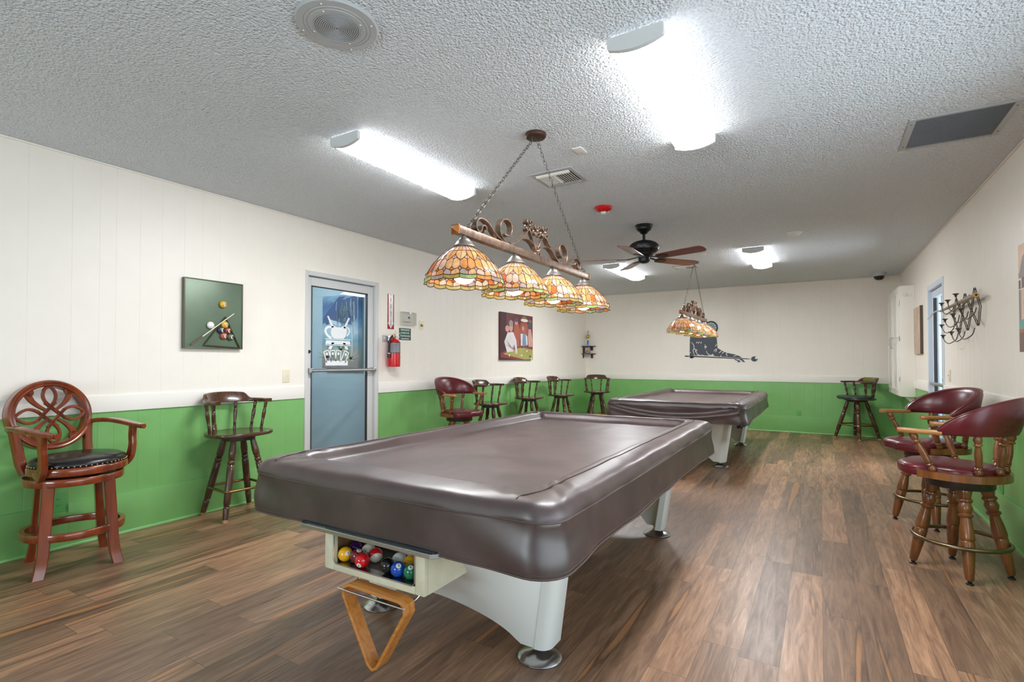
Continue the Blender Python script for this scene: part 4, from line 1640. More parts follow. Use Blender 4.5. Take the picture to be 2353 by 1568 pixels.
# ---- burgundy captain's stools
CLEG = [(0.0150, 0.0), (0.0190, 0.02), (0.0250, 0.18), (0.0290, 0.32), (0.0300, 0.40), (0.0270, 0.415), (0.0310, 0.43), (0.0320, 0.455), (0.0290, 0.54), (0.0225, 0.64), (0.0220, 0.665), (0.0310, 0.68), (0.0320, 0.70), (0.0230, 0.715), (0.0260, 0.73), (0.0320, 0.775), (0.0270, 0.81), (0.0240, 0.83), (0.0325, 0.845), (0.0325, 0.865), (0.0250, 0.88), (0.0290, 0.92), (0.0330, 0.955), (0.0300, 1.0)]
CSPIN = [(0.012, 0.0), (0.0185, 0.04), (0.0205, 0.09), (0.015, 0.14), (0.0135, 0.17), (0.0190, 0.19), (0.0145, 0.215), (0.0185, 0.24), (0.0160, 0.30), (0.0185, 0.42), (0.0180, 0.55), (0.0130, 0.70), (0.0125, 0.73), (0.0205, 0.755), (0.0210, 0.775), (0.0150, 0.80), (0.0215, 0.87), (0.0190, 0.94), (0.0120, 1.0)]


def captain(label, loc, rz, leg_rot=0.0):
    S = thing('captain_stool', label, 'bar stool', loc, rz, 'burgundy captain bar stools')
    for k in range(4):
        a = leg_rot + k * PI / 2
        p0 = Vector((0.222 * math.cos(a), 0.222 * math.sin(a), 0.022))
        p1 = Vector((0.118 * math.cos(a), 0.118 * math.sin(a), 0.515))
        b = MB()
        b.turned(p0, p1, [(r_ * 1.1, t_) for r_, t_ in CLEG], 16)
        lg = b.build('leg', M['maple'], S, 50)
        b = MB()
        b.lathe([(0.016, 0), (0.019, 0.003), (0.017, 0.008), (0.009, 0.011), (0.011, 0.016), (0.008, 0.026)], 14, 0, xform((p0.x, p0.y, 0)))
        b.build('glide', M['black_metal'], lg, 40)
    b = MB()
    zr = 0.192
    rr = 0.222 - 0.104 * (zr - 0.022) / 0.493 + 0.036
    b.tube([(rr * math.cos(2 * PI * i / 72), rr * math.sin(2 * PI * i / 72), zr) for i in range(72)], 0.0115, 10, True)
    b.build('foot_ring', M['brass_dull'], S, 60)
    b = MB()
    b.lathe([(0.120, 0.500), (0.158, 0.502), (0.162, 0.508), (0.162, 0.556), (0.12, 0.558)], 44)
    b.build('swivel_ring', M['dark_ring'], S, 40)
    # wooden seat frame: back horseshoe
    outl = superell(0.275, 0.232, 0.245, 3.0, 2.1, 72)
    b = MB()
    back = [p for p in outl if p[0] < 0.135]
    back.sort(key=lambda p: math.atan2(p[1], -p[0]))
    inner = [(x * 0.62, y * 0.62) for x, y in back]
    poly = back + list(reversed(inner))
    b.prism(poly, 0.560, 0.600)
    b.build('seat_frame', M['maple'], S, 40)
    # cushion, full shape forward, tucked inside the frame at the back
    N = len(outl)
    def cush(sc, z, drop=0.0):
        lp = []
        for x, y in outl:
            f = min(1.0, max(0.0, (x - 0.075) / 0.07))
            k = 0.80 + 0.205 * f
            kk = sc * k
            notch = 0.0
            if x > 0.22:
                notch = 0.012 * (1 - math.cos(y * 40)) * 0.5 - 0.006
            lp.append(((x + notch * (1 if x > 0.2 else 0)) * kk, y * kk, z + (0.0 if f < 1 else drop)))
        return lp
    b = MB()
    b.loft([cush(0.90, 0.562), cush(0.985, 0.566), cush(1.0, 0.580), cush(1.0, 0.606), cush(0.985, 0.618), cush(0.93, 0.628), cush(0.80, 0.636), cush(0.5, 0.642), cush(0.2, 0.644), cush(0.02, 0.644)])
    b.build('cushion', M['burg'], S, 50)
    b = MB()
    b.tube(cush(1.003, 0.612), 0.0035, 6, True)
    b.build('cushion_piping', M['burg'], S, 60)
    b = MB()
    for x, y in cush(1.0, 0)[0:0] or [(p[0], p[1]) for p in cush(1.01, 0)]:
        if x < 0.10:
            b.sphere((x * 0.86, y * 0.86, 0.6035), 0.0045, 0, 5)
    b.build('nailhead_trim', M['nail'], S)
    # arms and padded back
    def bow(t, r=1.0, zsh=0.0):
        a = PI + t * (PI / 2 + 0.12)
        return Vector((0.232 * r * math.cos(a), 0.262 * r * math.sin(a), 0))
    for e in (-1, 1):
        pts = [bow(e * 0.62, 1.0)]
        pts = [bow(e * (0.93 + 0.07 * i / 3)) for i in range(4)]
        pts += [Vector((0.08, pts[-1].y * 1.01, 0)), Vector((0.12, pts[-1].y * 1.03, 0)), Vector((0.18, pts[-1].y * 1.03, 0)), Vector((0.212, pts[-1].y * 1.01, 0))]
        P = smoothpath([(p.x, p.y, 0.829 + 0.010 * max(0, (0.0 - p.x) / 0.2)) for p in pts], 3)
        n = len(P)
        ww = [0.044 + 0.014 * min(1, max(0, (p.x - 0.05) / 0.12)) for p in P]
        ww[-1] *= 0.55; ww[-2] *= 0.85
        b = MB()
        b.bar(P, ww, 0.026, (0, 0, 1))
        b.build('arm', M['maple_arm'], S, 45)
    N = 40
    loops = []
    for i in range(N + 1):
        t = -1 + 2 * i / N
        u = abs(t)
        h = 0.026 + 0.192 * max(0.0, 1 - u ** 2.1) ** 0.9
        thick = 0.026 + 0.028 * (1 - u ** 3)
        c = bow(t * 0.985)
        n_ = Vector((c.x / 0.232, c.y / 0.262, 0)).normalized()
        z0 = 0.820
        lean = 0.045
        sec = []
        for (s_, q) in ((0.2, 0.0), (0.85, 0.02), (1.0, 0.12), (1.0, 0.5), (0.95, 0.86), (0.62, 0.975), (0.2, 1.0), (-0.3, 0.985), (-0.72, 0.93), (-0.95, 0.78), (-1.0, 0.45), (-0.95, 0.14), (-0.6, 0.02), (-0.2, 0.0)):
            bulge = 0.010 * math.sin(PI * q) * (1 if s_ < 0 else 0.4)
            sec.append(c + n_ * (s_ * thick * 0.5 + lean * q * (h / 0.2) + (bulge if s_ > 0 else -bulge)) + Vector((0, 0, z0 + h * q)))
        loops.append(sec)
    b = MB()
    b.loft(loops)
    b.build('backrest', M['burg'], S, 50)
    # piping along the outer top edge
    b = MB()
    b.tube([lp[5] + Vector((0, 0, 0.002)) for lp in loops], 0.0036, 6)
    b.tube([lp[8] + Vector((0, 0, 0.001)) for lp in loops], 0.003, 6)
    b.build('back_piping', M['burg'], S, 60)
    for t in (-0.97, -0.56, -0.18, 0.18, 0.56, 0.97):
        if abs(t) > 0.9:
            top = Vector((0.150, math.copysign(0.262, -t), 0.822))
            bot = Vector((0.058, math.copysign(0.214, -t), 0.596))
        else:
            top = bow(t) * 0.985 + Vector((0, 0, 0.828))
            a = PI + t * PI / 2
            bot = Vector((0.200 * math.cos(a), 0.212 * math.sin(a), 0.598))
        b = MB()
        b.turned(bot, top, CSPIN, 12)
        b.build('spindle', M['maple'], S, 60)
    return S


captain('nearest burgundy captain stool with brass foot ring on the right', (0.697, 3.975, 0), PI - 0.42, 0.42)
captain('burgundy captain stool behind the nearest one, in front of the right door', (0.715, 5.030, 0), PI + 0.38, -0.38)
captain('burgundy captain stool against the left green wall past the extinguisher', (-3.86, 5.17, 0), -0.14, 0.10)


# ---- ornate swivel armchair stool
def ornate(label, loc, rz, swivel):
    S = thing('swivel_bar_chair', label, 'bar chair', loc, rz)
    # base: four sabre legs, bentwood foot rail, apron ring
    for sx in (-1, 1):
        for sy in (-1, 1):
            P = []
            for k in range(13):
                z = 0.53 * (1 - k / 12)
                f = k / 12
                flare = 0.022 * max(0, (f - 0.72) / 0.28) ** 1.8
                rad = 0.205 + 0.044 * f + flare
                d = Vector((sx * 0.74, sy * 0.68, 0)).normalized()
                P.append(Vector((d.x * rad, d.y * rad, z)))
            b = MB()
            loops = []
            for k, p in enumerate(P):
                w = 0.029 - 0.002 * k / 12
                c = 0.004
                d = Vector((sx * 0.74, sy * 0.68, 0)).normalized()
                t = Vector((-d.y, d.x, 0))
                # axis aligned section
                loops.append([p + Vector((a, e, 0)) for a, e in ((-w + c, -w), (w - c, -w), (w, -w + c), (w, w - c), (w - c, w), (-w + c, w), (-w, w - c), (-w, -w + c))])
            b.loft(loops)
            b.build('leg', M['cherry'], S, 40)
    b = MB()
    N = 64
    el = lambda r1, r2, z: [(r1 * math.cos(2 * PI * i / N), r2 * math.sin(2 * PI * i / N), z) for i in range(N)]
    b.loft([el(0.213, 0.226, 0.190), el(0.236, 0.249, 0.190), el(0.239, 0.252, 0.194), el(0.239, 0.252, 0.230), el(0.236, 0.249, 0.234), el(0.213, 0.226, 0.234), el(0.211, 0.224, 0.230), el(0.211, 0.224, 0.194)], 0, None, False, False, True, True)
    b.build('foot_rail', M['cherry'], S, 40)
    b = MB()
    b.loft([el(0.20, 0.215, 0.498), el(0.226, 0.240, 0.500), el(0.230, 0.244, 0.505), el(0.230, 0.244, 0.540), el(0.226, 0.240, 0.545), el(0.15, 0.16, 0.546)])
    b.build('apron_ring', M['cherry'], S, 40)
    b = MB()
    b.loft([el(0.12, 0.12, 0.545), el(0.12, 0.12, 0.562)])
    b.build('swivel_plate', M['black_metal'], S, 40)
    R = Matrix.Translation((0.004, 0.018, 0)) @ Matrix.Rotation(swivel, 4, 'Z')
    def part(nm, mb, mat, sm=40, par=S):
        mb.v = [R @ v for v in mb.v]
        return mb.build(nm, mat, par, sm)
    b = MB()
    b.loft([el(0.19, 0.20, 0.560), el(0.232, 0.243, 0.561), el(0.236, 0.247, 0.566), el(0.236, 0.247, 0.602), el(0.232, 0.243, 0.607), el(0.16, 0.17, 0.608)])
    part('seat_frame', b, M['cherry'])
    b = MB()
    b.loft([el(0.222, 0.232, 0.604), el(0.230, 0.240, 0.612), el(0.230, 0.240, 0.624), el(0.222, 0.232, 0.640), el(0.195, 0.204, 0.655), el(0.14, 0.148, 0.664), el(0.07, 0.075, 0.668), el(0.01, 0.01, 0.669)])
    sc_ = part('cushion', b, M['blk_leather'], 60)
    b = MB()
    for i in range(56):
        a = 2 * PI * i / 56
        b.sphere((0.2295 * math.cos(a), 0.2395 * math.sin(a), 0.6145), 0.0058, 0, 5)
    part('nailhead_trim', b, M['nail_brass'], 60, sc_)
    b = MB()
    tear = [(0.205, -0.02), (0.212, 0.0), (0.205, 0.03), (0.196, 0.06), (0.188, 0.10), (0.176, 0.112), (0.170, 0.09), (0.182, 0.06), (0.186, 0.03), (0.178, 0.01), (0.184, -0.015)]
    b.add([(x, y, 0.6505 - 1.15 * max(0, math.hypot(x, y * 0.95) - 0.18)) for x, y in tear], [tuple(range(len(tear)))])
    part('worn_patch', b, M['tear'], 0, sc_)
    # back: oval ring tilted rearward, local frame u (across, = -y so that viewer right is +u), w (up)
    tilt = 0.17
    def bk(u, w, d=0.0):
        # u along +y, w up the tilted back, d out of the face (towards front)
        return Vector((-0.212 - math.sin(tilt) * (w - 0.0) + math.cos(tilt) * d, u, 0.70 + math.cos(tilt) * w + math.sin(tilt) * d))
    ru, rw, cw = 0.222, 0.206, 0.196
    loops = []
    for i in range(80):
        a = 2 * PI * i / 80
        c, s = math.cos(a), math.sin(a)
        sec = []
        for dr, dd in ((-0.026, -0.020), (-0.026, 0.010), (-0.020, 0.016), (-0.012, 0.013), (-0.006, 0.018), (0.008, 0.019), (0.014, 0.012), (0.014, -0.036), (0.010, -0.042), (-0.020, -0.042), (-0.026, -0.036)):
            sec.append(bk((ru + dr) * c, cw + (rw + dr) * s, dd))
        loops.append(sec)
    b = MB()
    b.loft(loops, 0, None, False, False, True, True)
    part('back_frame', b, M['cherry'], 40)
    # fretwork
    b = MB()
    upv = bk(0, 0, 1) - bk(0, 0, 0)
    def fret(pts, w=0.017, t=0.016, closed=False):
        P = smoothpath([bk(u, cw + v_, 0) for u, v_ in pts], 5, closed)
        b.bar(P, w, t, upv, closed)
    kx, ky = 1.0, 1.0
    top = [(-0.078, -0.030), (-0.040, 0.012), (0.0, 0.052), (0.030, 0.092), (0.036, 0.130), (0.022, 0.164), (0.0, 0.176), (-0.022, 0.164), (-0.036, 0.130), (-0.030, 0.092), (0.0, 0.052), (0.040, 0.012), (0.078, -0.030)]
    fret(top)
    fret([(u, -v_) for u, v_ in top])
    side = [(-0.030, 0.078), (0.008, 0.040), (0.048, 0.0), (0.090, -0.034), (0.130, -0.042), (0.168, -0.026), (0.194, 0.0), (0.168, 0.026), (0.130, 0.042), (0.090, 0.034), (0.048, 0.0), (0.008, -0.040), (-0.030, -0.078)]
    fret(side)
    fret([(-u, v_) for u, v_ in side])
    for su in (-1, 1):
        for sv in (-1, 1):
            P = [(0.030, 0.030), (0.070, 0.062), (0.100, 0.095), (0.118, 0.132), (0.120, 0.150)]
            path = smoothpath([bk(su * u, cw + sv * v_, 0) for u, v_ in P], 5)
            n = len(path)
            b.bar(path, [0.017 + 0.032 * (i / (n - 1)) ** 1.2 for i in range(n)], 0.015, upv)
            cc = bk(su * 0.113, cw + sv * 0.146, 0)
            b.rod(cc - upv * 0.0075, cc + upv * 0.0075, 0.027, 16)
    part('fretwork', b, M['cherry'], 40)
    for e in (-1, 1):
        b = MB()
        P = smoothpath([(-0.170, e * 0.178, 0.555), (-0.196, e * 0.190, 0.62), (-0.214, e * 0.196, 0.70), (-0.226, e * 0.205, 0.78), (-0.235, e * 0.214, 0.84)], 4)
        n = len(P)
        b.bar(P, [0.052 - 0.012 * i / n for i in range(n)], 0.042, (1, 0, 0))
        part('back_post', b, M['cherry'], 40)
        b = MB()
        P = smoothpath([(-0.236, e * 0.226, 0.826), (-0.19, e * 0.246, 0.836), (-0.10, e * 0.262, 0.838), (0.0, e * 0.268, 0.828), (0.10, e * 0.264, 0.814), (0.190, e * 0.254, 0.806)], 5)
        n = len(P)
        b.bar(P, [0.040 + 0.014 * math.sin(PI * min(1, i / n * 1.1)) for i in range(n)], 0.027, (0, 0, 1))
        b.rod(P[-1] - Vector((0.006, 0, 0)), P[-1] + Vector((0.012, 0, -0.001)), 0.0165, 12)
        part('arm', b, M['cherry'], 40)
        b = MB()
        P = smoothpath([(0.010, e * 0.232, 0.556), (0.055, e * 0.246, 0.574), (0.088, e * 0.255, 0.615), (0.098, e * 0.260, 0.68), (0.094, e * 0.262, 0.74), (0.098, e * 0.262, 0.805)], 5)
        n = len(P)
        b.bar(P, [0.034 for i in range(n)], [0.070 - 0.028 * min(1, i / (n * 0.55)) for i in range(n)], (1, 0, -0.8))
        part('arm_support', b, M['cherry'], 40)
    return S


ornate('ornate cherry swivel chair with oval fretwork back and torn black seat', (-3.955, 1.352, 0), -0.20, 0.47)
# ------------------------------------------------------------------ things on the walls
# billiard relief picture, left wall
bp = thing('wall_picture', 'green metal billiard picture with relief balls and cue on the left wall', 'wall picture', (XL, 2.378, 1.617))
M['sage'] = plain('sage_green_metal', (98, 116, 96), 0.36, 0.25, var=0.1)
M['olive_edge'] = plain('olive_metal_edge', (92, 90, 74), 0.4, 0.3, var=0.1)
hw, hh = 0.236, 0.278
W0 = LEFTW
b = MB()
b.box(-hw, hw, -hh, hh, 0.001, 0.034, 0, W0, 0.003)
b.build('panel', M['sage'], bp)
b = MB()
for x in (-hw, hw):
    b.box(x - 0.004, x + 0.004, -hh - 0.004, hh + 0.004, 0.003, 0.040, 0, W0, 0.002)
for y in (-hh, hh):
    b.box(-hw, hw, y - 0.004, y + 0.004, 0.003, 0.040, 0, W0, 0.002)
b.build('rim', M['olive_edge'], bp)
px = lambda x, y: ((x - 665) / 1000 * 0.462, (790 - y) / 1230 * 0.560)   # from a drawing of 1000 x 1230
b = MB()
tr = [px(470, 1350), px(850, 820), px(1125, 1385)]
pts = [(x, y, 0.040) for x, y in tr]
dense = []
for i in range(3):
    a, c = Vector(pts[i]), Vector(pts[(i + 1) % 3])
    for k in range(10):
        dense.append(a.lerp(c, k / 10))
M['dk_olive'] = plain('dark_olive_metal', (58, 58, 36), 0.45, 0.3)
b.bar(dense, 0.011, 0.012, (0, 0, 1), True, 0, W0)
b.build('relief_rack', M['dk_olive'], bp)
b = MB()
a, c, m = px(250, 1345), px(995, 745), px(440, 1195)
b.rod((*a, 0.050), (*m, 0.052), 0.0055, 8, 0, 0.005, W0)
b.rod((*m, 0.052), (*c, 0.054), 0.005, 8, 1, 0.004, W0)
M['cue_dark'] = plain('cue_butt_red', (98, 58, 48), 0.4)
M['cue_pale'] = plain('cue_shaft_pale', (222, 212, 186), 0.4)
b.build('relief_cue', [M['cue_dark'], M['cue_pale']], bp)
M['mustard'] = plain('relief_mustard', (214, 164, 40), 0.3)
M['rnavy'] = plain('relief_navy', (44, 54, 70), 0.3)
M['rmaroon'] = plain('relief_maroon', (122, 48, 42), 0.3)
M['rbrick'] = plain('relief_brick', (160, 88, 70), 0.3)
M['rgreen'] = plain('relief_green', (70, 88, 66), 0.3)
for (x, y, mt, num) in ((800, 592, 'mustard', '9'), (583, 985, 'b_white', None), (835, 962, 'mustard', '1'), (765, 1062, 'rnavy', '2'), (888, 1068, 'rmaroon', '7'), (818, 1170, 'rbrick', '5'), (940, 1182, 'rgreen', '6')):
    u, v = px(x, y)
    b = MB()
    b.sphere((u, v, 0.046), 0.030, 0, 10, W0, (1, 1, 0.62))
    if num:
        T_ = W0 @ Matrix.Translation((u, v, 0.046)) @ Matrix.Rotation(0.42, 4, 'Y') @ Matrix.Rotation(0.05, 4, 'X')
        b.lathe([(0.0165, 0.0165), (0.0165, 0.0188), (0.0, 0.0192)], 20, 1, T_)
        b.text(num, 0.022, T_ @ Matrix.Translation((0, 0, 0.0196)), 2, 0.0003, bold=0.0004)
    b.build('relief_ball', [M[mt], M['b_ivory'], M['ink']], bp, 50)

# pictures: a canvas with bold painted shapes, built generically
def flat(mb, Mx, d, mat, pts):
    mb.prism(pts, 0.0, d, mat, Mx)


def ell(cx, cy, rx, ry, n=20, a0=0.0):
    return [(cx + rx * math.cos(2 * PI * i / n + a0), cy + ry * math.sin(2 * PI * i / n + a0)) for i in range(n)]


pool = thing('wall_picture', 'dark red canvas picture of a pool game with a white-shirted player on the left wall', 'wall picture', (XL, 7.328, 1.640))
hw, hh = 0.522, 0.378
PC = {}
for nm, c in (('pred', (104, 50, 54)), ('pdark', (66, 40, 44)), ('pfelt', (158, 156, 86)), ('prail', (132, 62, 64)), ('pwhite', (214, 208, 210)), ('pgrey', (150, 140, 142)), ('porange', (164, 92, 72)), ('pblue', (116, 142, 166)), ('pskin', (200, 152, 140)), ('plamp', (226, 212, 200)), ('polive', (122, 108, 84)), ('pglow', (150, 84, 74)), ('pnavy', (72, 82, 98))):
    M[nm] = plain('canvas_' + nm[1:], c, 0.55, var=0.12)
order = ['pred', 'pdark', 'pfelt', 'prail', 'pwhite', 'pgrey', 'porange', 'pblue', 'pskin', 'plamp', 'polive', 'pglow', 'pnavy']
ix = {k: i for i, k in enumerate(order)}
b = MB()
b.box(-hw, hw, -hh, hh, 0.001, 0.038, 0, W0, 0.003)
b.build('canvas', M['pred'], pool)
b = MB()
Q = W0 @ Matrix.Translation((0, 0, 0.0382))
def P2(u, v):   # 0..1 picture coordinates, v down
    return (-hw + 2 * hw * u, hh - 2 * hh * v)
def sh(nm, pts, k):
    b.prism([P2(*p) for p in pts], 0.0, 0.0004 + 0.0002 * k, ix[nm], Q)
def el2(nm, u, v, ru, rv, k, n=18):
    b.prism([P2(u + ru * math.cos(2 * PI * i / n), v + rv * math.sin(2 * PI * i / n)) for i in range(n)], 0.0, 0.0004 + 0.0002 * k, ix[nm], Q)
sh('pdark', [(0.0, 0.0), (0.16, 0.0), (0.16, 0.86), (0.0, 0.9)], 0)
sh('pglow', [(0.60, 0.17), (0.82, 0.17), (0.9, 0.55), (0.52, 0.55)], 0)
sh('prail', [(0.0, 0.86), (0.35, 0.74), (0.62, 0.68), (1.0, 0.72), (1.0, 0.80), (0.0, 0.95)], 1)
sh('pfelt', [(0.08, 0.87), (0.62, 0.72), (1.0, 0.765), (1.0, 0.99), (0.72, 0.99), (0.12, 0.89)], 2)
sh('prail', [(0.0, 0.88), (0.14, 0.89), (0.74, 0.995), (0.0, 0.998)], 3)
sh('pdark', [(0.0, 0.95), (0.5, 0.998), (0.0, 0.999)], 4)
# pendant lamp
sh('polive', [(0.68, 0.02), (0.76, 0.02), (0.84, 0.11), (0.60, 0.11)], 2)
el2('plamp', 0.72, 0.12, 0.12, 0.035, 3)
# standing figures in the background
sh('pskin', [(0.86, 0.30), (0.94, 0.30), (0.99, 0.55), (0.98, 0.70), (0.86, 0.70), (0.83, 0.5)], 2)
el2('pnavy', 0.90, 0.20, 0.05, 0.08, 3)
el2('polive', 0.91, 0.12, 0.06, 0.03, 4)
sh('porange', [(0.40, 0.22), (0.54, 0.20), (0.58, 0.45), (0.56, 0.70), (0.42, 0.72), (0.38, 0.45)], 2)
el2('pskin', 0.46, 0.17, 0.05, 0.07, 3)
el2('pnavy', 0.46, 0.13, 0.055, 0.05, 4)
sh('pblue', [(0.62, 0.42), (0.78, 0.42), (0.82, 0.68), (0.60, 0.70)], 3)
sh('pwhite', [(0.60, 0.42), (0.66, 0.42), (0.65, 0.68), (0.60, 0.68)], 4)
sh('pwhite', [(0.76, 0.44), (0.81, 0.47), (0.83, 0.66), (0.78, 0.66)], 4)
el2('porange', 0.71, 0.32, 0.07, 0.10, 4)
el2('pskin', 0.67, 0.30, 0.03, 0.05, 5)
# player in white leaning over the table
sh('pwhite', [(0.20, 0.42), (0.36, 0.40), (0.46, 0.58), (0.49, 0.80), (0.43, 0.80), (0.41, 0.68), (0.36, 0.82), (0.18, 0.84), (0.10, 0.62)], 5)
sh('pgrey', [(0.18, 0.60), (0.34, 0.74), (0.40, 0.66), (0.38, 0.80), (0.24, 0.72)], 6)
el2('pskin', 0.30, 0.30, 0.055, 0.10, 6)
el2('pgrey', 0.30, 0.22, 0.06, 0.07, 7)
el2('pskin', 0.19, 0.34, 0.06, 0.07, 4)
el2('pwhite', 0.46, 0.83, 0.035, 0.04, 7)
# cue, balls
sh('pskin', [(0.16, 0.69), (0.17, 0.675), (0.60, 0.905), (0.595, 0.912)], 8)
for u, v, nm in ((0.63, 0.90, 'pwhite'), (0.80, 0.80, 'pwhite'), (0.25, 0.905, 'pwhite'), (0.90, 0.92, 'pdark'), (0.96, 0.975, 'pwhite')):
    el2(nm, u, v, 0.022, 0.024, 8)
el2('pdark', 0.635, 0.725, 0.025, 0.018, 5)
b.build('painted_scene', [M[k] for k in order], pool, smooth=0)

# switch plate by the glass door
def plate(name, label, cat, W, x, y, z, w, h, mat, kind):
    o = thing(name, label, cat, (x, y, z))
    b = MB()
    b.box(-w / 2, w / 2, -h / 2, h / 2, 0.0, 0.007, 0, W, 0.003)
    b.build('plate', mat, o)
    if kind == 'toggle':
        b = MB()
        b.box(-0.006, 0.006, -0.013, 0.013, 0.007, 0.0085, 0, W)
        b.box(-0.004, 0.004, 0.0, 0.010, 0.0085, 0.020, 0, W, 0.001)
        b.build('toggle', M['white_pl'], o)
        b = MB()
        for s_ in (-1, 1):
            b.lathe([(0.0032, 0.007), (0.003, 0.0084), (0, 0.0086)], 10, 0, W @ Matrix.Translation((0, s_ * 0.030, 0)))
        b.build('screw', M['alu'], o)
    elif kind == 'outlet':
        for s_ in (-1, 1):
            b = MB()
            b.lathe([(0.0165, 0.007), (0.016, 0.009), (0.0, 0.0092)], 20, 0, W @ Matrix.Translation((0, s_ * 0.020, 0)))
            b.box(-0.0075, -0.0045, s_ * 0.020, s_ * 0.020 + 0.008, 0.0088, 0.0096, 1, W)
            b.box(0.0045, 0.0075, s_ * 0.020, s_ * 0.020 + 0.008, 0.0088, 0.0096, 1, W)
            b.lathe([(0.0026, 0.009), (0.0, 0.0096)], 8, 1, W @ Matrix.Translation((0, s_ * 0.020 - 0.007, 0)))
            b.build('socket', [mat, M['dark']], o)
    elif kind == 'dial':
        b = MB()
        b.lathe([(0.017, 0.007), (0.016, 0.022), (0.012, 0.024), (0.0, 0.024)], 20, 0, W)
        b.build('dial', M['brass'], o)
    return o


plate('switch_plate', 'ivory light switch plate left of the glass door', 'switch', LEFTW, XL, 3.068, 1.096, 0.076, 0.122, M['ivory'], 'toggle')
plate('electrical_outlet', 'green painted outlet in the left wall board behind the ornate chair', 'outlet', LEFTW, XL, 1.385, 0.298, 0.080, 0.128, M['green_pl'], 'outlet')
plate('dimmer_switch', 'ivory dimmer plate with round brass dial right of the thermostat', 'switch', LEFTW, XL, 4.978, 1.690, 0.072, 0.115, M['ivory'], 'dial')
plate('switch_plate', 'ivory light switch plate below the right wall candle rack', 'switch', RIGHTW, XR, 6.68, 1.092, 0.075, 0.120, M['ivory'], 'toggle')
plate('electrical_outlet', 'green painted outlet on the right wall behind the captain stools', 'outlet', RIGHTW, XR - 0.001, 5.00, 0.345, 0.075, 0.115, M['green_pl'], 'outlet')
plate('electrical_outlet', 'small green outlet low on the back wall', 'outlet', BACKW, -0.328, YB, 0.325, 0.072, 0.10, M['green_pl'], 'outlet')

# extinguisher sign
sg = thing('extinguisher_sign', 'tall red and white extinguisher arrow sign above the fire extinguisher', 'sign', (XL, 4.442, 1.818))
M['sign_red'] = plain('sign_red', (158, 22, 34), 0.25)
M['sign_white'] = plain('sign_white', (240, 238, 236), 0.12, var=0.01)
b = MB()
b.box(-0.053, 0.053, -0.205, 0.205, 0.0005, 0.003, 0, LEFTW)
b.build('panel', M['sign_red'], sg, 0)
b = MB()
b.prism([(-0.035, 0.203), (-0.035, -0.13), (-0.048, -0.13), (0.0, -0.198), (0.048, -0.13), (0.035, -0.13), (0.035, 0.203)], 0.003, 0.0034, 0, LEFTW)
b.build('arrow', M['sign_white'], sg, 0)
b = MB()
for i, ch in enumerate('FIRE EXTINGUISHER'):
    if ch != ' ':
        b.text(ch, 0.029, LEFTW @ Matrix.Translation((0, 0.188 - i * 0.0218, 0.0036)), 0, 0.0003, bold=0.0007)
b.build('lettering', M['ink'], sg, 0)

# green notice
nt = thing('notice_sign', 'small dark green notice sign with white lettering beside the extinguisher', 'sign', (XL, 4.684, 1.564))
M['notice'] = plain('notice_green', (28, 84, 72), 0.35)
b = MB()
b.box(-0.102, 0.102, -0.072, 0.072, 0.0005, 0.004, 0, LEFTW)
b.build('panel', M['notice'], nt, 0)
b = MB()
for i, ln in enumerate(('PERSONS MUST BE', '18 YEARS OF AGE', 'TO USE POOL ROOM')):
    b.text(ln, 0.0225, LEFTW @ Matrix.Translation((0.0, 0.050 - i * 0.036, 0.0042)), 0, 0.0003, sx=0.80, bold=0.0004)
b.text('UNLESS SUPERVISED', 0.017, LEFTW @ Matrix.Translation((0.0, -0.056, 0.0042)), 0, 0.0003, sx=0.88, bold=0.0003)
b.build('lettering', M['sign_white'], nt, 0)

# thermostat in a clear cover
th = thing('thermostat', 'white thermostat under a clear plastic guard on the left wall', 'thermostat', (XL, 4.715, 1.752))
b = MB()
b.box(-0.068, 0.062, -0.038, 0.050, 0.0, 0.026, 0, LEFTW, 0.005)
b.build('thermostat_body', M['white_pl'], th)
b = MB()
b.box(-0.004, 0.030, 0.002, 0.026, 0.0262, 0.0268, 0, LEFTW)
M['lcd'] = plain('lcd_grey', (92, 98, 98), 0.3)
b.build('display', M['lcd'], th, 0)
b = MB()
t_ = 0.002
for (x0_, x1_, y0_, y1_, z0_, z1_) in ((-0.12, 0.12, -0.078, 0.078, 0.050, 0.052), (-0.12, -0.118, -0.078, 0.078, 0.001, 0.05), (0.118, 0.12, -0.078, 0.078, 0.001, 0.05), (-0.118, 0.118, 0.076, 0.078, 0.001, 0.05), (-0.118, 0.118, -0.078, -0.076, 0.001, 0.05)):
    b.box(x0_, x1_, y0_, y1_, z0_, z1_, 0, LEFTW)
M['clear_pl'] = glass_mat('clear_guard_plastic', (0.93, 0.93, 0.92, 1), 0.03)
b.build('clear_guard', M['clear_pl'], th, 0)
b = MB()
b.lathe([(0.010, 0.052), (0.010, 0.060), (0.0, 0.061)], 14, 0, LEFTW @ Matrix.Translation((0.0, 0.066, 0)))
b.build('guard_lock', M['alu'], th)

# fire extinguisher
fx = thing('fire_extinguisher', 'red fire extinguisher hanging on the left wall beside the glass door', 'fire extinguisher', (XL, 4.402, 1.172))
cx = 0.092
Tz = xform((cx, 0, 0))
b = MB()
b.lathe([(0.066, 0.0), (0.072, 0.004), (0.073, 0.012), (0.073, 0.265), (0.070, 0.285), (0.058, 0.305), (0.036, 0.318), (0.022, 0.322), (0.022, 0.334), (0.0, 0.336)], 32, 0, Tz)
b.build('cylinder', M['red_gloss'], fx)
b = MB()
N = 14
vs = []
for zz in (0.165, 0.272):
    for i in range(N + 1):
        a = math.radians(-80 + 150 * i / N)
        vs.append((cx + 0.0738 * math.cos(a), 0.0738 * math.sin(a), zz))
M['label_grey'] = plain('printed_grey_label', (138, 140, 146), 0.4, var=0.25)
b.add(vs, [(i, i + 1, N + 2 + i, N + 1 + i) for i in range(N)])
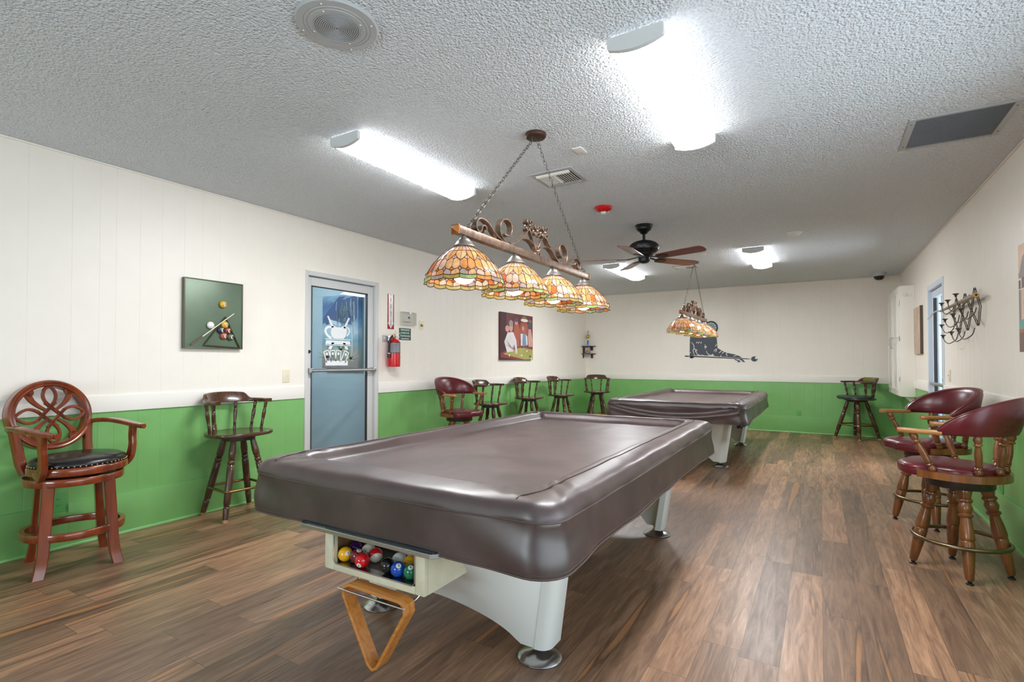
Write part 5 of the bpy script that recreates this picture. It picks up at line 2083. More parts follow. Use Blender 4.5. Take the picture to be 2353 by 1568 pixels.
b.build('label', M['label_grey'], fx)
b = MB()
for zz in (0.160, 0.276):
    b.lathe([(0.0735, zz), (0.0745, zz), (0.0745, zz + 0.006), (0.0735, zz + 0.006)], 32, 0, Tz, False, False)
for zz in range(7):
    for i in range(2):
        vs = []
        for dz in (0.0, 0.0035):
            for k in range(6):
                a = math.radians(-70 + i * 66 + k * 11)
                vs.append((cx + 0.0742 * math.cos(a), 0.0742 * math.sin(a), 0.176 + zz * 0.0135 + dz))
        b.add(vs, [(k, k + 1, 7 + k, 6 + k) for k in range(5)])
b.build('label_print', M['black'], fx, 0)
b = MB()
b.lathe([(0.020, 0.334), (0.024, 0.338), (0.024, 0.356), (0.016, 0.36), (0.016, 0.372)], 18, 0, Tz)
b.build('valve', M['brass'], fx)
b = MB()
b.bar([(cx - 0.02, -0.01, 0.374), (cx - 0.005, 0.05, 0.385), (cx, 0.105, 0.392)], 0.018, 0.006, (0, 0, 1))
b.bar([(cx - 0.02, -0.01, 0.362), (cx - 0.005, 0.04, 0.360), (cx, 0.09, 0.346)], 0.018, 0.006, (0, 0, 1))
b.build('handle', M['alu'], fx)
b = MB()
b.tube(smoothpath([(cx + 0.012, -0.012, 0.350), (cx + 0.02, -0.045, 0.352), (cx + 0.018, -0.075, 0.320), (cx + 0.015, -0.090, 0.25), (cx + 0.012, -0.090, 0.14)], 6), 0.0125, 10)
b.rod((cx + 0.012, -0.090, 0.15), (cx + 0.012, -0.089, 0.105), 0.018, 14, 0, 0.021)
b.build('hose', M['black'], fx)
b = MB()
b.rod((cx + 0.012, -0.090, 0.146), (cx + 0.012, -0.090, 0.158), 0.0155, 12)
b.rod((cx + 0.02, -0.028, 0.352), (cx + 0.02, -0.042, 0.352), 0.016, 12)
b.build('hose_collar', M['white_pl'], fx)
b = MB()
b.tube([(cx + 0.02 + 0.012 * math.cos(a), 0.0, 0.392 + 0.022 * math.sin(a)) for a in [2 * PI * k / 14 for k in range(14)]], 0.0022, 6, True)
M['pin_yellow'] = plain('yellow_seal', (230, 186, 50), 0.4)
b.build('pull_pin', M['pin_yellow'], fx)
b = MB()
b.box(0.001, 0.019, -0.03, 0.03, 0.15, 0.36, 0, None, 0.002)
b.build('wall_bracket', M['alu'], fx)
b = MB()
vs = []
for dz in (0.085, 0.125):
    for k in range(6):
        a = math.radians(38 + k * 10)
        vs.append((cx + 0.0741 * math.cos(a), 0.0741 * math.sin(a), dz))
b.add(vs, [(k, k + 1, 7 + k, 6 + k) for k in range(5)])
b.build('inspection_sticker', M['pin_yellow'], fx)
# small plate behind the extinguisher
plate('wall_plate', 'small bare metal box behind the extinguisher head', 'wall plate', LEFTW, XL, 4.335, 1.500, 0.06, 0.075, M['grey_pl'], 'toggle')

# corner trophy shelf
cs = thing('corner_shelf', 'small two-tier brown corner shelf in the back left corner', 'shelf', (XL, YB, 1.31))
M['shelf'] = wood('mahogany_shelf', (60, 26, 20), (86, 40, 30), (104, 54, 40), 0.4, 'X')
for z in (0.085, 0.245):
    b = MB()
    b.prism([(0.002, -0.002), (0.002, -0.235), (0.03, -0.235), (0.10, -0.19), (0.19, -0.10), (0.235, -0.03), (0.235, -0.002)], z, z + 0.014)
    b.build('shelf_board', M['shelf'], cs, 20)
b = MB()
b.box(0.001, 0.012, -0.165, -0.115, 0.0, 0.26, 0, None, 0.002)
b.build('bracket', M['shelf'], cs)
for (z0_, z1_) in ((0.0, 0.085), (0.165, 0.245)):
    b = MB()
    b.box(0.12, 0.17, -0.012, -0.001, z0_, z1_, 0, None, 0.002)
    b.build('bracket', M['shelf'], cs)

tp = thing('trophy', 'small trophy with blue column and gold cup on the corner shelf', 'trophy', (XL + 0.085, YB - 0.085, 1.569))
b = MB()
b.box(-0.035, 0.035, -0.035, 0.035, 0.0, 0.022, 0, None, 0.003)
b.build('base', M['grey_pl'], tp)
M['tblue'] = plain('blue_foil_column', (16, 110, 176), 0.25, 0.4)
M['gold'] = plain('gold_plastic', (206, 180, 70), 0.22, 0.9)
M['silver_fig'] = plain('silver_figure', (188, 186, 176), 0.35, 0.6)
b = MB()
b.lathe([(0.016, 0.022), (0.016, 0.118)], 20)
b.build('column', M['tblue'], tp)
b = MB()
b.lathe([(0.018, 0.118), (0.010, 0.126), (0.008, 0.150), (0.020, 0.165), (0.034, 0.185), (0.037, 0.205), (0.030, 0.228), (0.014, 0.244), (0.006, 0.250)], 24)
b.build('cup', M['gold'], tp)
b = MB()
b.lathe([(0.010, 0.250), (0.006, 0.258)], 10)
st = []
for k in range(10):
    r = 0.042 if k % 2 == 0 else 0.017
    st.append((r * math.sin(2 * PI * k / 10), 0.300 + r * math.cos(2 * PI * k / 10)))
Tst = Matrix.Rotation(-0.5, 4, 'Z') @ Matrix(((1, 0, 0, 0), (0, 0, -1, 0), (0, 1, 0, 0), (0, 0, 0, 1)))
b.prism(st, -0.004, 0.004, 0, Tst)
b.build('star_figure', M['silver_fig'], tp, 20)

ff = thing('picture_frame', 'little black framed photo standing on the lower corner shelf', 'photo frame', (XL + 0.075, YB - 0.09, 1.409), 0.42)
Rf = Matrix.Rotation(-0.0, 4, 'X') @ BACKW
b = MB()
fw, fh = 0.058, 0.142
for x in (-fw, fw - 0.012):
    b.box(x, x + 0.012, 0.0, fh, 0.0, 0.012, 0, Rf, 0.002)
b.box(-fw + 0.012, fw - 0.012, 0.0, 0.012, 0.0, 0.012, 0, Rf)
b.box(-fw + 0.012, fw - 0.012, fh - 0.012, fh, 0.0, 0.012, 0, Rf)
b.build('frame', M['black'], ff)
def snapshot(t):
    v = t.coord('Object')
    n1 = t.noise(v, 22.0, 4.0, 0.6, 0.6)
    c = t.ramp(n1.outputs[0], [(0.35, lin(60, 56, 48)), (0.48, lin(120, 104, 72)), (0.56, lin(216, 190, 160)), (0.68, lin(104, 110, 120))])
    t.bsdf(c, 0.3)
M['snap'] = art_mat('small_photo_print', snapshot)
b = MB()
b.box(-fw + 0.012, fw - 0.012, 0.012, fh - 0.012, 0.001, 0.006, 0, Rf)
b.build('photo', M['snap'], ff, 0)
b = MB()
for x in (-fw + 0.012, fw - 0.016):
    b.box(x, x + 0.004, 0.012, fh - 0.012, 0.006, 0.0068, 0, Rf)
for y in (0.012, fh - 0.016):
    b.box(-fw + 0.012, fw - 0.012, y, y + 0.004, 0.006, 0.0068, 0, Rf)
b.build('mat_border', M['white_pl'], ff, 0)

# clock on the back wall
ck = thing('wall_clock', 'round black-rimmed clock with teal face partly behind the far lamp', 'clock', (-1.772, YB, 1.880))
b = MB()
b.lathe([(0.122, 0.0), (0.124, 0.012), (0.122, 0.030), (0.112, 0.034), (0.106, 0.026), (0.106, 0.0)], 48, 0, BACKW)
b.build('rim', M['black'], ck)
M['clock_face'] = plain('teal_clock_face', (112, 142, 146), 0.35, var=0.25)
b = MB()
b.lathe([(0.107, 0.002), (0.107, 0.016), (0.0, 0.016)], 48, 0, BACKW)
b.build('face', M['clock_face'], ck, 20)
b = MB()
for k in range(12):
    a = 2 * PI * k / 12
    b.lathe([(0.0085, 0.016), (0.0085, 0.0175), (0, 0.0175)], 10, 0, BACKW @ Matrix.Translation((0.082 * math.sin(a), 0.082 * math.cos(a), 0)))
b.build('hour_marks', M['sign_white'], ck, 0)
b = MB()
for a, ln in ((1.0, 0.05), (-0.9, 0.07)):
    b.bar([(0, 0, 0.019), (ln * math.sin(a), ln * math.cos(a), 0.019)], 0.005, 0.001, (0, 0, 1), False, 0, BACKW)
b.build('hands', M['black'], ck, 0)

# player silhouette on the back wall
sil = thing('silhouette_art', 'dark slate cut-out of a pool player aiming a cue on the back wall', 'wall art', (-1.6, YB, 1.45))
M['slate_vinyl'] = plain('slate_vinyl', (66, 72, 82), 0.5, var=0.04)
K = 1.27 / (1741 - 1575)          # metres per pixel on that wall
ox, oz = 1660.0, 800.5
def sp_(x, y):                   # drawing of the cut-out, 6.03 units per pixel
    X, Y = 1500 + x / 6.03, 640 + y / 6.03
    # the wall recedes slightly, rectify with the measured corner points
    return ((X - 1575) * K - 2.245 + 1.6, 1.332 - (Y - 819.0) * K * 0.93 - 1.45 + 0.0006 * (X - 1575) * 0.0)
b = MB()
main = [(520, 800), (516, 1040), (512, 1085), (528, 1095), (560, 1092), (585, 1062), (640, 1055), (760, 1065), (815, 1055), (852, 1035), (868, 1072), (960, 1082), (1090, 1092), (1246, 1104), (1222, 1078), (1165, 1050), (1040, 1020), (975, 985), (915, 942), (905, 800), (890, 690), (830, 610), (700, 570), (590, 600), (535, 690)]
b.prism([sp_(*p) for p in main], 0.001, 0.005, 0, BACKW)
b.prism([sp_(*p) for p in [(512, 1085), (520, 1100), (545, 1112), (560, 1102), (582, 1100), (575, 1075), (540, 1075)]], 0.001, 0.005, 0, BACKW)
b.prism([sp_(*p) for p in ell(700, 590, 95, 110, 24)], 0.001, 0.0045, 0, BACKW)
b.build('player', M['slate_vinyl'], sil, 0)
b = MB()
b.prism([sp_(*p) for p in [(445, 1060), (505, 1062), (505, 1082), (445, 1080)]], 0.001, 0.005, 0, BACKW)
b.prism([sp_(*p) for p in [(565, 1065), (1340, 1112), (1340, 1124), (565, 1085)]], 0.0052, 0.0065, 0, BACKW)
b.prism([sp_(*p) for p in [(1346, 1114), (1358, 1115), (1358, 1124), (1346, 1123)]], 0.001, 0.005, 0, BACKW)
b.build('cue', M['slate_vinyl'], sil, 0)
b = MB()
b.prism([sp_(*p) for p in ell(1411, 1119, 43, 40, 28)], 0.001, 0.005, 0, BACKW)
b.build('ball', M['slate_vinyl'], sil, 0)
b = MB()
for pl_ in ([(1140, 1112), (1160, 1140), (1190, 1150), (1186, 1174), (1232, 1162), (1222, 1148)], [(1200, 1124), (1240, 1140), (1262, 1166), (1292, 1168), (1270, 1140), (1250, 1120)]):
    b.prism([sp_(*p) for p in pl_], 0.001, 0.005, 0, BACKW)
b.build('hand', M['slate_vinyl'], sil, 0)
# wall showing through the cut lines
b = MB()
for ln in ([(536, 840), (575, 890), (580, 950), (565, 985), (590, 1055)], [(580, 950), (632, 980)], [(605, 965), (600, 1010)], [(612, 985), (628, 1040), (700, 1068)], [(685, 1050), (750, 1068), (830, 1055)], [(745, 880), (735, 930), (760, 912), (740, 960)], [(758, 985), (775, 1030), (825, 1062), (860, 1050)], [(905, 880), (885, 920)], [(912, 955), (880, 970), (865, 1000)], [(905, 955), (890, 1010)], [(975, 985), (935, 1022)], [(1010, 1000), (975, 1032)], [(1052, 1022), (1035, 1040), (1052, 1074)], [(1180, 1060), (1135, 1075)], [(965, 1058), (958, 1084)], [(660, 835), (640, 868)], [(690, 840), (676, 868)], [(630, 835), (614, 862)], [(516, 1018), (535, 1012)], [(565, 1060), (700, 1072), (960, 1088), (1240, 1106)]):
    P = smoothpath([(*sp_(*p), 0.0062) for p in ln], 4)
    n = len(P)
    b.bar(P, [0.004 + 0.008 * math.sin(PI * min(1, (i + 1) / (n + 1))) for i in range(n)], 0.0006, (0, 0, 1), False, 0, BACKW)
b.prism([sp_(*p) for p in ell(1436, 1105, 17, 17, 16)], 0.0052, 0.0058, 0, BACKW)
b.build('cut_line', M['cream'], sil, 0)

# wall cabinet, right wall near the back corner
cab = thing('wall_cabinet', 'tall white wall cabinet with panelled doors by the back right corner', 'cabinet', (XR, 9.47, 0.752))
Rw_ = RIGHTW
cw, ch, cd = 0.63, 1.53, 0.165
b = MB()
b.box(-cw, cw, 0, ch, 0.001, cd, 0, Rw_, 0.003)
b.build('cabinet_body', M['white_trim'], cab)
for k, (a0, a1) in enumerate(((-cw + 0.004, -0.002), (0.002, cw - 0.012))):
    b = MB()
    b.box(a0, a1, 0.01, ch - 0.01, cd, cd + 0.020, 0, Rw_, 0.003)
    dr = b.build('cabinet_door', M['white_trim'], cab)
    for y0_, y1_ in ((0.09, 0.74), (0.83, ch - 0.11)):
        b = MB()
        pts = [(a0 + 0.09, y0_, cd + 0.021), (a1 - 0.09, y0_, cd + 0.021), (a1 - 0.09, y1_, cd + 0.021), (a0 + 0.09, y1_, cd + 0.021)]
        dn = []
        for i in range(4):
            p, q = Vector(pts[i]), Vector(pts[(i + 1) % 4])
            for j in range(5):
                dn.append(p.lerp(q, j / 5))
        b.bar(dn, 0.022, 0.012, (0, 0, 1), True, 0, Rw_)
        b.build('door_moulding', M['white_trim'], dr)
    b = MB()
    hx = a1 - 0.05 if k == 0 else a0 + 0.05
    b.tube(smoothpath([(hx, 0.68, cd + 0.02), (hx, 0.682, cd + 0.045), (hx, 0.73, cd + 0.052), (hx, 0.80, cd + 0.052), (hx, 0.838, cd + 0.045), (hx, 0.84, cd + 0.02)], 4), 0.005, 8, False, 0, Rw_)
    b.build('pull_handle', M['grey_pl'], dr)
    for yh in (0.24, 0.80, 1.30):
        b = MB()
        xh = a1 + 0.004 if k else a0 - 0.004
        b.rod((xh, yh - 0.03, cd + 0.012), (xh, yh + 0.03, cd + 0.012), 0.006, 8, 0, None, Rw_)
        b.build('hinge', M['alu'], dr)
# double coat hook on the cabinet side that faces the room
hk = thing('coat_hook', 'white double hook screwed to the side of the wall cabinet', 'hook', (XR - 0.085, 9.47 - cw, 2.155))
b = MB()
b.box(-0.012, 0.012, -0.006, 0.0, -0.02, 0.03, 0, None, 0.002)
for e in (-1, 1):
    b.tube(smoothpath([(0, -0.006, 0.0), (e * 0.012, -0.018, -0.014), (e * 0.030, -0.028, -0.018), (e * 0.045, -0.032, -0.004), (e * 0.048, -0.032, 0.008)], 4), 0.0045, 8)
    b.sphere((e * 0.048, -0.032, 0.010), 0.007, 0, 6)
b.build('hook', M['white_pl'], hk)
# small white bracket under the cabinet
br = thing('wall_bracket', 'small white wedge bracket on the wall below the cabinet', 'bracket', (XR, 8.98, 0.752))
b = MB()
b.add([(-0.001, -0.03, 0), (-0.12, -0.03, 0), (-0.03, -0.03, -0.09), (-0.001, -0.03, -0.09), (-0.001, 0.03, 0), (-0.12, 0.03, 0), (-0.03, 0.03, -0.09), (-0.001, 0.03, -0.09)], [(0, 1, 2, 3), (7, 6, 5, 4), (0, 4, 5, 1), (1, 5, 6, 2), (2, 6, 7, 3), (3, 7, 4, 0)])
b.build('wedge', M['white_trim'], br, 0)

# plank picture on the right wall
pk = thing('wall_plaque', 'narrow weathered wood plank picture between the cabinet and right door', 'plaque', (XR, 8.46, 1.640))
def plank(t):
    v = t.coord('Object', (1, 6, 1.2))
    n1 = t.noise(v, 3.5, 5.0, 0.65, 1.0)
    c = t.ramp(n1.outputs[0], [(0.3, lin(140, 116, 98)), (0.45, lin(190, 162, 138)), (0.55, lin(206, 190, 172)), (0.72, lin(204, 152, 110))])
    t.bsdf(c, 0.6)
M['plank'] = art_mat('weathered_painted_plank', plank)
b = MB()
b.box(-0.255, 0.255, -0.305, 0.305, 0.001, 0.030, 0, RIGHTW, 0.004)
b.build('panel', M['plank'], pk)
M['dk_edge'] = plain('dark_frame_edge', (86, 70, 58), 0.5)
b = MB()
b.box(0.255, 0.262, -0.307, 0.307, 0.001, 0.032, 0, RIGHTW)
b.build('edge_strip', M['dk_edge'], pk)

# wrought iron candle rack with bamboo pole
M['iron'] = plain('wrought_iron', (92, 86, 80), 0.5, 0.5, var=0.15)
M['bamboo'] = wood('old_bamboo', (118, 100, 78), (150, 130, 104), (172, 150, 118), 0.4, 'Y', 0.4)
M['bamboo_end'] = plain('bamboo_cut_end', (196, 150, 70), 0.5)
cr = thing('candle_rack', 'wrought iron lattice candle rack with nine cups on the right wall', 'wall rack', (XR, 5.80, 1.62))
dist = 0.05
def ry(y):
    return -(y - 5.80)
lat = MB()
top_y = [5.46, 5.80, 6.14, 6.46]
def rod_(y0_, z0_, y1_, z1_, d=0.03, r=0.0032):
    lat.tube([(ry(y0_), z0_ - 1.62, d), (ry(y1_), z1_ - 1.62, d)], r, 6, False, 0, RIGHTW)
tops = [(5.52, 1.835), (5.85, 1.825), (6.18, 1.815)]
bots = [(5.42, 1.52), (5.76, 1.50), (6.07, 1.49)]
mids = [(5.35, 1.67), (5.63, 1.66), (5.95, 1.65), (6.30, 1.65)]
for d in (0.028, 0.034):
    o = 0.009 if d > 0.03 else -0.009
    for i, (ty, tz) in enumerate(tops):
        rod_(ty + o, tz, mids[i][0] + o, mids[i][1], d)
        rod_(ty + o, tz, mids[i + 1][0] + o, mids[i + 1][1], d)
    for i, (by_, bz_) in enumerate(bots):
        rod_(by_ + o, bz_, mids[i][0] + o, mids[i][1], d)
        rod_(by_ + o, bz_, mids[i + 1][0] + o, mids[i + 1][1], d)
lat.build('lattice', M['iron'], cr, 50)
def arm(y0_, z0_, y1_, cupz):
    """U arm from a lattice node to a cup further along the wall"""
    b = MB()
    rr = abs(y1_ - y0_) / 2
    low = min(z0_, cupz) - 0.085
    P = smoothpath([(ry(y0_), z0_ - 1.62, 0.045), (ry(y0_ + 0.01 * (1 if y1_ > y0_ else -1)), low + 0.03 - 1.62, 0.06), (ry((y0_ + y1_) / 2), low - 1.62, 0.085), (ry(y1_ - 0.02 * (1 if y1_ > y0_ else -1)), low + 0.035 - 1.62, 0.095), (ry(y1_), cupz - 1.62, 0.10)], 6)
    b.tube(P, 0.0040, 7, False, 0, RIGHTW)
    b.lathe([(0.0055, -0.030), (0.008, -0.020), (0.011, -0.009), (0.020, -0.002), (0.024, 0.0), (0.022, 0.004), (0.010, 0.003)], 14, 0, Matrix(RIGHTW) @ Matrix.Translation((ry(y1_), cupz - 1.62, 0.10)) @ Matrix.Rotation(-PI / 2, 4, 'X'))
    b.build('candle_arm', M['iron'], cr, 50)
for (y0_, z0_, y1_, cz) in ((5.40, 1.665, 5.62, 1.675), (5.66, 1.655, 5.92, 1.655), (5.98, 1.650, 6.26, 1.635), (6.14, 1.640, 6.42, 1.59),
                            (5.46, 1.505, 5.72, 1.515), (5.78, 1.495, 5.99, 1.500), (6.04, 1.490, 6.36, 1.487),
                            (5.62, 1.79, 5.80, 1.820), (5.90, 1.775, 6.13, 1.800), (6.16, 1.770, 6.41, 1.800)):
    arm(y0_, z0_, y1_, cz)
# pole resting on the rack
po = thing('bamboo_pole', 'bamboo pole with cut open end laid across the iron candle rack', 'pole', (XR - 0.066, 5.80, 1.748))
b = MB()
pe = Vector((0, -0.50, 0.006))
pw = Vector((0, 0.86, -0.004))
n = 40
P = [pe.lerp(pw, i / n) for i in range(n + 1)]
b.tube(P, [0.0185 - 0.008 * i / n + (0.0015 if i % 9 == 4 else 0) for i in range(n + 1)], 14)
b.build('pole_shaft', M['bamboo'], po, 60)
b = MB()
b.lathe([(0.0185, -0.001), (0.0185, 0.004), (0.008, 0.0045)], 16, 0, align(pe, pe + (pe - pw).normalized()))
b.lathe([(0.0078, 0.0046), (0.0, 0.0046)], 12, 1, align(pe, pe + (pe - pw).normalized()))
b.build('cut_end', [M['bamboo_end'], M['dark']], po, 40)
b = MB()
b.tube(smoothpath([pw, pw + Vector((-0.01, 0.14, 0.012)), pw + Vector((-0.02, 0.26, 0.002)), pw + Vector((-0.03, 0.36, -0.03)), pw + Vector((-0.04, 0.46, -0.045))], 5), [0.0085] * 10 + [0.006] * 11, 8)
b.build('wire_end', M['grey_pl'], po, 60)

# large canvas at the right edge
pr = thing('wall_picture', 'arched figure canvas cut off by the right edge of the view', 'wall picture', (XR, 3.965, 1.628))
for nm, c in (('qpeach', (222, 190, 160)), ('qmauve', (150, 136, 140)), ('qdark', (96, 80, 82)), ('qteal', (112, 160, 148)), ('qorange', (176, 108, 70)), ('qcream', (232, 220, 204)), ('qbrown', (120, 96, 88))):
    M[nm] = plain('canvas_' + nm[1:], c, 0.55, var=0.1)
qo = ['qpeach', 'qmauve', 'qdark', 'qteal', 'qorange', 'qcream', 'qbrown']
qi = {k: i for i, k in enumerate(qo)}
hw, hh = 0.455, 0.335
b = MB()
b.box(-hw, hw, -hh, hh, 0.001, 0.035, 0, RIGHTW, 0.003)
b.build('canvas', M['qcream'], pr)
b = MB()
Q2 = RIGHTW @ Matrix.Translation((0, 0, 0.0352))
def s2(nm, pts, k):
    b.prism([(-hw + 2 * hw * u, hh - 2 * hh * v) for u, v in pts], 0, 0.0004 + 0.0002 * k, qi[nm], Q2)
s2('qpeach', [(0, 0), (1, 0), (1, 0.26), (0, 0.26)], 0)
s2('qmauve', [(0.02, 0.26), (0.08, 0.12), (0.2, 0.05), (0.35, 0.12), (0.42, 0.26)], 1)
s2('qmauve', [(0.0, 0.26), (1, 0.26), (1, 0.31), (0, 0.31)], 1)
s2('qdark', [(0.0, 0.33), (0.04, 0.33), (0.04, 0.41), (0.0, 0.41)], 1)
s2('qbrown', [(0.06, 0.31), (0.3, 0.31), (0.3, 0.41), (0.06, 0.41)], 1)
s2('qpeach', [(0.05, 0.42), (0.9, 0.42), (0.9, 0.70), (0.05, 0.70)], 1)
s2('qmauve', [(0.0, 0.42), (0.05, 0.42), (0.05, 0.72), (0.0, 0.72)], 1)
s2('qdark', [(0.10, 0.52), (0.2, 0.46), (0.3, 0.60), (0.22, 0.68), (0.1, 0.66)], 2)
s2('qteal', [(0.0, 0.70), (1, 0.70), (1, 0.79), (0, 0.79)], 2)
s2('qorange', [(0.0, 0.79), (1, 0.79), (1, 0.82), (0, 0.82)], 2)
s2('qbrown', [(0.0, 0.82), (1, 0.82), (1, 1.0), (0, 1.0)], 2)
b.build('painted_scene', [M[k] for k in qo], pr, smooth=0)
# ------------------------------------------------------------------ things on the ceiling
M['lens'] = emit('fluorescent_lens', (0.97, 0.985, 1.0, 1), 38.0)
M['lens_side'] = emit('prismatic_lens_side', (0.97, 0.985, 1.0, 1), 3.0)
M['fix_end'] = plain('fixture_end_cap', (206, 208, 208), 0.5, var=0.02)


def fixture(label, x, y0, y1):
    yc = (y0 + y1) / 2
    hl = (y1 - y0) / 2
    F = thing('ceiling_light', label, 'ceiling light', (x, yc, H), 0, 'wraparound fluorescent ceiling lights')
    def section(w, d, flat=0.0):
        pts = [(-w, -0.004)]
        pts += [(-w, -0.046)]
        for k in range(13):
            t = -1 + 2 * k / 12
            pts.append((w * 0.97 * t, -0.054 - (d - 0.054) * (1 - t * t) ** 0.95))
        pts += [(w, -0.046), (w, -0.004)]
        return pts
    b = MB()
    b.loft([[(px_, y, z) for px_, z in section(0.114, 0.068)] for y in (-hl + 0.022, hl - 0.022)])
    ns = len(section(0.1, 0.07))
    for i in range(len(b.f)):
        if i % ns in (0, ns - 2) and len(b.f[i]) == 4:
            b.m[i] = 1
    b.build('lens', [M['lens'], M['lens_side']], F, 50)
    for e in (-1, 1):
        b = MB()
        ya, yb_ = e * hl, e * (hl - 0.024)
        b.loft([[(px_, y, z) for px_, z in section(0.121, 0.077)] for y in (ya, yb_)])
        b.build('end_cap', M['fix_end'], F, 30)
    b = MB()
    b.box(-0.06, 0.06, -hl + 0.03, hl - 0.03, -0.004, -0.0005)
    b.build('base_pan', M['fix_end'], F, 0)
    return F


fixture('fluorescent ceiling light nearest on the right, brightest overhead', -0.660, 2.10, 3.335)
fixture('fluorescent ceiling light on the left above the glass door', -2.497, 2.155, 3.40)
fixture('far right fluorescent ceiling light beyond the fan', -0.690, 6.84, 8.10)
fixture('far left fluorescent ceiling light seen behind the fan blades', -2.545, 6.98, 8.24)

# loudspeaker
spk = thing('ceiling_speaker', 'round grey perforated loudspeaker in the near ceiling', 'speaker', (-1.708, 1.438, H))
b = MB()
b.lathe([(0.165, 0.0), (0.165, -0.006), (0.160, -0.012), (0.134, -0.014), (0.131, -0.012), (0.128, -0.015), (0.119, -0.015), (0.116, -0.013), (0.113, -0.016), (0.094, -0.017), (0.0, -0.017)], 64, 0, None, False, True)
b.build('baffle', M['grey_pl'], spk, 25)
M['mesh_dark'] = plain('perforated_mesh', (112, 114, 116), 0.6)
b = MB()
b.lathe([(0.093, -0.0172), (0.093, -0.0178), (0.0, -0.0178)], 48)
b.build('grille', M['mesh_dark'], spk, 0)
b = MB()
for k in range(12):
    r = 0.007 + k * 0.0074
    b.lathe([(r, -0.0178), (r + 0.0016, -0.0192), (r + 0.0032, -0.0178)], 48, 0, None, False, False)
b.build('grille_ring', M['grey_pl'], spk, 60)
for r, a0 in ((0.104, 0.35), (0.146, 0.45)):
    for k in range(4):
        b = MB()
        a = a0 + k * PI / 2
        b.sphere((r * math.cos(a), r * math.sin(a), -0.0165), 0.0042, 0, 6, None, (1, 1, 0.6))
        b.build('screw', M['white_pl'], spk)

# supply registers
def register(label, x, y, w, d, grp):
    V = thing('air_register', label, 'air vent', (x, y, H), 0, grp)
    b = MB()
    fr = 0.035
    for a, c in (((-w, -w + fr), (-d, d)), ((w - fr, w), (-d, d)), ((-w + fr, w - fr), (-d, -d + fr)), ((-w + fr, w - fr), (d - fr, d))):
        b.box(a[0], a[1], c[0], c[1], -0.006, -0.0005, 0, None, 0.002)
    b.build('frame', M['grey_pl'], V)
    b = MB()
    b.box(-w + fr, w - fr, -d + fr, d - fr, -0.002, -0.0006)
    b.build('duct', M['dark'], V, 0)
    for e, y0_ in ((-1, -d + fr), (1, d - fr)):
        for k in range(2):
            b = MB()
            yy = y0_ - e * (0.012 + 0.017 * k)
            b.box(-w + fr, w - fr, yy - 0.007, yy + 0.007, -0.001, 0.001, 0, xform((0, 0, -0.010), 0, -e * 0.7))
            b.v = [Vector((v.x, (v.y - 0) if True else 0, v.z)) for v in b.v]
            # rotate about own axis
            b.v = []
            b.f = []; b.m = []
            b.box(-w + fr, w - fr, -0.009, 0.009, -0.0008, 0.0008, 0, xform((0, yy, -0.011), 0, e * 0.6))
            b.build('long_louvre', M['white_pl'], V)
    n = 14
    for k in range(n):
        x_ = -w + fr + 0.012 + (2 * (w - fr) - 0.024) * k / (n - 1)
        b = MB()
        lean = -0.7 if x_ < 0 else 0.35
        b.box(-0.0075, 0.0075, -d + fr + 0.036, d - fr - 0.036, -0.0006, 0.0006, 0, xform((x_, 0, -0.009), 0, 0, lean))
        b.build('short_louvre', M['white_pl'], V)
    return V


register('white supply air vent near the middle of the ceiling behind the lamp chain', -1.690, 3.515, 0.170, 0.165, 'supply air vents')
register('white supply air vent far back, partly hidden by a fan blade', -1.690, 7.80, 0.170, 0.165, 'supply air vents')

# return grille
rg = thing('return_grille', 'large grey return air grille in the ceiling at the right', 'air vent', (0.700, 3.960, H))
w, d, fr = 0.245, 0.252, 0.034
b = MB()
for a, c in (((-w, -w + fr), (-d, d)), ((w - fr, w), (-d, d)), ((-w + fr, w - fr), (-d, -d + 0.024)), ((-w + fr, w - fr), (d - 0.024, d))):
    b.box(a[0], a[1], c[0], c[1], -0.008, -0.0005, 0, None, 0.002)
b.build('frame', M['grey_pl'], rg)
b = MB()
b.box(-w + fr, w - fr, -d + 0.024, d - 0.024, -0.002, -0.0006)
b.build('duct', M['dark'], rg, 0)
b = MB()
n = 44
for k in range(n):
    yy = -d + 0.03 + (2 * d - 0.06) * k / (n - 1)
    b.box(-w + fr, w - fr, -0.0052, 0.0052, -0.0005, 0.0005, 0, xform((0, yy, -0.006), 0, 0.45))
M['fin'] = plain('grille_fins', (168, 170, 174), 0.45, 0.2)
b.build('fins', M['fin'], rg, 0)
for x_ in (-w + 0.016, w - 0.016):
    for y_ in (-d + 0.07, d - 0.07):
        b = MB()
        b.sphere((x_, y_, -0.008), 0.006, 0, 6, None, (1, 1, 0.5))
        b.build('screw', M['mesh_dark'], rg)

# blank cover plates
for (x, y, lb) in ((-1.353, 3.128, 'square white blank cover plate on the ceiling near the middle vent'), (-1.285, 6.97, 'small white cover plate on the far ceiling behind the fan blade tip')):
    bl = thing('ceiling_plate', lb, 'cover plate', (x, y, H))
    b = MB()
    b.box(-0.033, 0.033, -0.056, 0.056, -0.008, -0.0005, 0, None, 0.003)
    b.build('plate', M['white_pl'], bl)

# red alarm
al = thing('fire_alarm', 'red dome fire alarm strobe on the ceiling near the fan', 'fire alarm', (-1.672, 4.400, H))
b = MB()
b.lathe([(0.078, 0.0), (0.080, -0.006), (0.074, -0.020), (0.060, -0.034), (0.036, -0.044), (0.0, -0.046)], 40)
b.build('alarm_body', M['red_gloss'], al)
b = MB()
b.sphere((0.0, 0.0, -0.046), 0.026, 0, 10, None, (1, 1, 0.75))
M['strobe'] = plain('clear_strobe_lens', (206, 212, 214), 0.08, var=0.2)
b.build('strobe_lens', M['strobe'], al)

